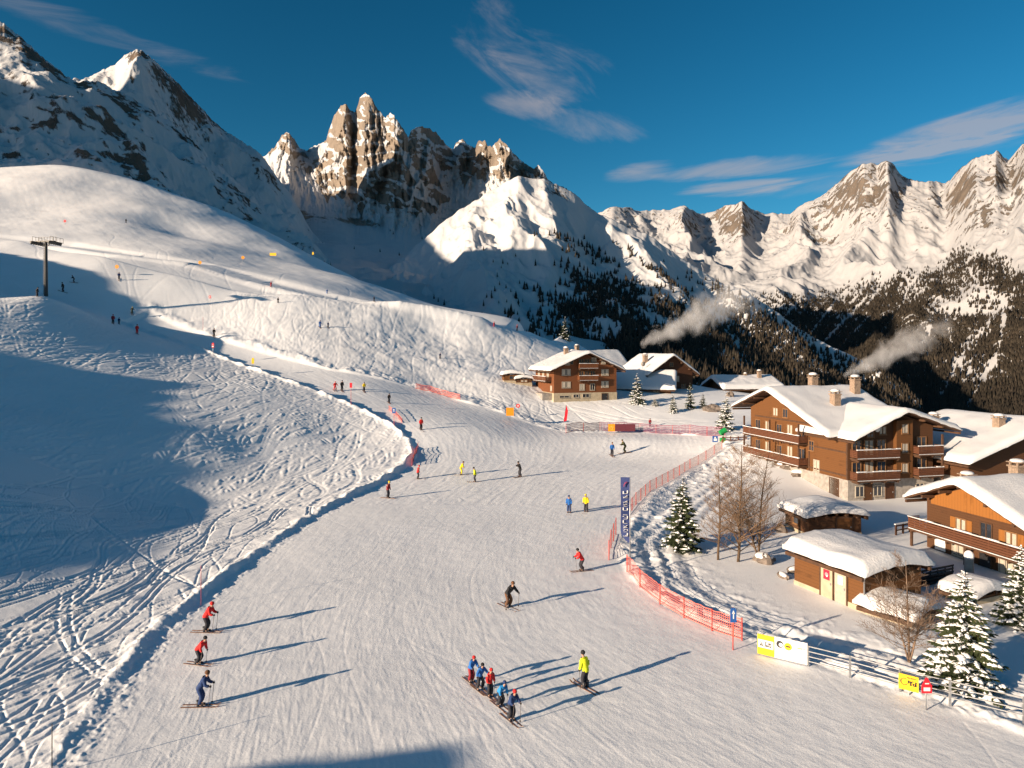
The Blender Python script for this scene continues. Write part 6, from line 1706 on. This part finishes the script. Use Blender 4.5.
def person(px, py, hpx, pose, heading, jacket, label, trousers=None, helmet='black', poles=0, skis=True, group=None, dark_skis=False, short=None):
    x, y, z = hit(px, py)
    P = POSES[pose]; s = min(max(hpx*y/F/1.70, 0.82), 1.28)
    r = thing("person", label, "person", (x, y, z-0.01), R(heading), group or "skiers on the run"); r.scale = (s, s, s)
    # tilt with the slope
    c_, s_ = math.cos(R(heading)), math.sin(R(heading)); e = 0.7
    zx = (ground_z(x+c_*e, y+s_*e)-ground_z(x-c_*e, y-s_*e))/(2*e); zy = (ground_z(x-s_*e, y+c_*e)-ground_z(x+s_*e, y-c_*e))/(2*e)
    for k, me in P.items():
        if k == 'hands' or (k.startswith('ski') and not skis): continue
        o = link(bpy.data.objects.new(me.name, me), r)
        mat = {'jacket': CL.get(jacket), 'helmet': CL.get(helmet)}.get(k)
        if k == 'trousers' and trousers: mat = CL[trousers]
        if k.startswith('ski') and dark_skis: mat = M_SKID
        if mat:
            o.material_slots[0].link = 'OBJECT'; o.material_slots[0].material = mat
        if k.startswith('ski'): o.rotation_euler = (math.atan(zy), -math.atan(zx), 0)
    for i in range(poles):
        h = P['hands'][i]; key = (pose, i)
        if key not in POLE_MESH:
            m = MB(); m.tube([(0, 0, h[2]+0.07), (-0.12, 0.03*(1 if i == 0 else -1), 0.0)], [0.014, 0.010], 6); m.tube([(-0.11, 0.03*(1 if i == 0 else -1), 0.09), (-0.108, 0.03*(1 if i == 0 else -1), 0.11)], [0.055, 0.055], 10, 0, False); m.tube([(0, 0, h[2]-0.05), (0, 0, h[2]+0.09)], [0.022, 0.024], 6)
            POLE_MESH[key] = m.mesh("ski_pole", [M_POLEM])
        o = link(bpy.data.objects.new("ski_pole", POLE_MESH[key]))
        lx, ly = h[0]*s, h[1]*s
        o.location = (x+c_*lx-s_*ly, y+s_*lx+c_*ly, z-0.01); o.rotation_euler = (0, 0, R(heading)); o.scale = (s, s, s)
        tag(o, "%s ski pole of the %s" % ("left" if i == 0 else "right", short or label.split(",")[0]), "ski pole", "ski poles held by skiers")
    return r
person(206, 632, 29, 'lean', -4, 'red', "red-jacketed skier uppermost of the left-hand line, under the bamboo pole", helmet='red', poles=2)
person(198, 664, 28, 'glide', -14, 'red', "red-jacketed skier with black helmet, middle of the left-hand line", poles=2)
person(200, 706, 34, 'lean', 2, 'navy', "navy-jacketed skier lowest of the left-hand line", 'navy', helmet='brown', poles=2)
person(471, 682, 27, 'lean', -56, 'blue', "blue-jacketed skier with red helmet, rear of the queue of five", 'maroon', 'red', 1)
person(480, 690, 27, 'wide', -56, 'blue', "blue-jacketed skier with black helmet, second from the rear of the queue", None, 'black', 1)
person(490, 697, 25, 'stand', -56, 'red', "red-jacketed skier in the middle of the queue of five", None, 'red', 1)
person(500, 706, 27, 'glide', -56, 'sky', "bright blue skier second from the front of the queue", None, 'navy', 1)
person(511, 720, 32, 'lean', -56, 'navy', "dark blue skier with red helmet, front of the queue of five", None, 'red', 2)
person(585, 688, 34, 'stand', 128, 'neon', "instructor in a neon yellow jacket beside the queue of five", None, 'black', 2, short='neon yellow instructor')
person(508, 607, 28, 'crouch', -52, 'black', "crouching skier in a black jacket and brown trousers alone mid run", 'brown', 'brown', 2, short='crouching skier in black and brown')
person(582, 571, 22, 'lean', 195, 'red', "red-jacketed skier alone left of the tall navy banner", None, 'black', 1)
person(569, 513, 17, 'stand', -100, 'blue', "blue skier side by side with a yellow one", 'navy', 'navy', 1)
person(586, 512, 17, 'stand', -110, 'yellow', "yellow skier side by side with a blue one", None, 'yellow', 1)
person(520, 477, 15, 'photo', 210, 'black', "black-clad skier raising both hands on the open run", None, 'black')
person(461, 475, 13, 'wide', 5, 'yellow', "yellow skier in a wide stance, left one of a close pair", 'yellow', 'brown')
person(475, 482, 14, 'stand', 180, 'neon', "neon yellow skier with black trousers, right one of a close pair", None, 'black')
person(388, 498, 16, 'stand', -20, 'maroon', "skier in dark red and yellow below the left bend", None, 'yellow')
person(418, 479, 13, 'stand', 0, 'red', "red-jacketed figure hugging the outside of the left bend", None, 'red')
person(421, 430, 12, 'stand', -60, 'red', "red-jacketed skier alone above the left bend", None, 'black')
person(612, 456, 13, 'stand', -80, 'blue', "blue skier beside an olive one in front of the long netting", None, 'brown')
person(625, 453, 13, 'lean', 190, 'olive', "olive-clad skier beside a blue one in front of the long netting", 'olive', 'olive')
person(389, 403, 9, 'stand', -60, 'black', "black-clad skier right of the four near the red panel", None, 'black')
person(335, 391, 9, 'wide', -60, 'red', "red-clad skier leftmost of the small group near the red panel", 'red', 'red')
person(342, 391, 10, 'stand', -60, 'black', "black-clad skier between a red one and the red panel", None, 'black')
person(364, 392, 9, 'stand', -60, 'yellow', "yellow-jacketed skier right of the red panel on its orange pole", None, 'black')
person(137, 334, 9, 'stand', -50, 'red', "red-clad skier lowest in the shaded gully below the lift tower", 'red', 'maroon')
person(113, 324, 9, 'stand', -50, 'maroon', "dark red skier with a shorter companion in the shaded gully", None, 'red')
person(119, 324, 6, 'stand', -50, 'navy', "short dark companion of the dark red skier in the gully", None, 'black')
person(132, 314, 7, 'crouch', -50, 'olive', "olive-yellow crouching skier in the shaded gully", 'olive', 'yellow')
person(37, 297, 9, 'stand', 0, 'black', "dark figure left of the lift tower mast", None, 'black')
person(63, 292, 9, 'stand', 180, 'black', "dark figure right of the lift tower mast", None, 'black')
person(74, 283, 7, 'lean', 200, 'black', "dark leaning skier farther right of the lift tower", None, 'maroon')
person(119, 280, 7, 'stand', -60, 'navy', "dark figure below the leftmost orange disc", None, 'black')
person(214, 337, 8, 'stand', -50, 'black', "black figure above the red piste marker", None, 'black')
person(320, 328, 7, 'stand', -50, 'blue', "blue figure left one of two on the chopped slope", 'blue', 'navy')
person(328, 328, 5, 'stand', -50, 'navy', "dark figure right one of two on the chopped slope", None, 'black')
person(126, 223, 4, 'stand', -50, 'black', "tiny dark figure high on the upper left meadow", None, 'black')
person(271, 287, 4, 'stand', -50, 'red', "tiny red figure on the upper groomed track", 'red', 'red')
person(327, 294, 4, 'stand', -50, 'blue', "tiny blue figure at the edge of the upper groomed track", 'blue', 'blue')
person(374, 302, 4, 'stand', -50, 'black', "tiny dark figure on the right half of the upper track", None, 'black')
person(278, 303, 4, 'stand', -50, 'black', "tiny dark figure beside the dip of the upper slope", None, 'black')
person(324, 257, 4, 'stand', -50, 'navy', "tiny dark figure beside the small yellow post on the crest", None, 'navy')
person(494, 327, 5, 'stand', -50, 'red', "tiny red figure on the skyline edge of the upper track", 'red', 'red')
person(517, 331, 6, 'stand', -50, 'maroon', "dark red figure on the skyline left of the kiosks", None, 'red')
person(440, 359, 6, 'stand', -50, 'navy', "dark blue figure crossing the chopped slope left of the kiosks", None, 'navy')
person(650, 427, 8, 'stand', -90, 'maroon', "dark figure standing behind the purplish net", None, 'black', skis=False)

# ---------------------------------------------------------------- chimney smoke
def smoke(label, A, B, r0, r1, dens, seed, colr=(0.95, 0.94, 0.94)):
    """soft plume: a widening closed tube filled with uneven thin smoke that fades towards its skin"""
    A = Vector(A); B = Vector(B); L = (B-A).length; D = (B-A)/L; n = 24; m = MB()
    m.tube([A+D*(L*k/n) for k in range(n+1)], [r0+(r1-r0)*(k/n)**0.75 for k in range(n+1)], 20)
    m.v = [tuple(Vector(v)-A) for v in m.v]
    mt = bpy.data.materials.new("smoke"); mt.use_nodes = True; nt = mt.node_tree; nt.nodes.clear()
    out = nt.nodes.new("ShaderNodeOutputMaterial"); pv = nt.nodes.new("ShaderNodeVolumePrincipled"); nt.links.new(pv.outputs[0], out.inputs["Volume"])
    pv.inputs["Color"].default_value = c4(colr); pv.inputs["Anisotropy"].default_value = -0.1
    tc = nt.nodes.new("ShaderNodeTexCoord")
    def VM(op, a, b=None):
        q = nd(nt, "ShaderNodeVectorMath", operation=op); nt.links.new(a, q.inputs[0])
        if b is not None:
            if isinstance(b, Vector): q.inputs[1].default_value = b
            else: nt.links.new(b, q.inputs[1])
        return q
    def MM(op, a, b=None, c=None, clamp=False):
        q = nd(nt, "ShaderNodeMath", operation=op); q.use_clamp = clamp
        for i, v in enumerate((a, b, c)):
            if v is None: continue
            if isinstance(v, (int, float)): q.inputs[i].default_value = v
            else: nt.links.new(v, q.inputs[i])
        return q.outputs[0]
    P = tc.outputs["Object"]
    t = VM('DOT_PRODUCT', P, D).outputs["Value"]; l2 = VM('DOT_PRODUCT', P, P).outputs["Value"]
    d = MM('SQRT', MM('MAXIMUM', MM('SUBTRACT', l2, MM('MULTIPLY', t, t)), 0.0))
    q = MM('DIVIDE', t, L, clamp=True); rr = MM('MULTIPLY_ADD', MM('POWER', q, 0.75), r1-r0, r0)
    fall = MM('SUBTRACT', 1.0, MM('DIVIDE', d, rr), clamp=True)
    n1 = nd(nt, "ShaderNodeTexNoise", inp={"Scale": 2.4/r1, "Detail": 6.0, "Roughness": 0.62, "Distortion": 0.9}); nt.links.new(P, n1.inputs["Vector"])
    e = MM('ADD', n1.outputs["Fac"], MM('MULTIPLY_ADD', fall, 0.50, -0.66))
    e = MM('SUBTRACT', e, MM('MULTIPLY', MM('POWER', q, 3.0), 0.22))
    v = MM('MULTIPLY', MM('MULTIPLY', e, 4.0, clamp=True), MM('MULTIPLY_ADD', MM('SUBTRACT', 1.0, q), dens*0.8, dens*0.35))
    nt.links.new(v, pv.inputs["Density"])
    o = m.build("smoke", mt); o.location = A; tag(o, label, "smoke", None, "stuff")
    return o
smoke("grey smoke drifting right from the chimney of the dark brown chalet", pxw(641,345,166), pxw(765,284,186), 1.2, 11.0, 0.15, 3)
smoke("thin smoke trailing right from a chimney of the largest chalet", pxw(844,376,97), pxw(948,324,106), 0.5, 5.2, 0.24, 4)
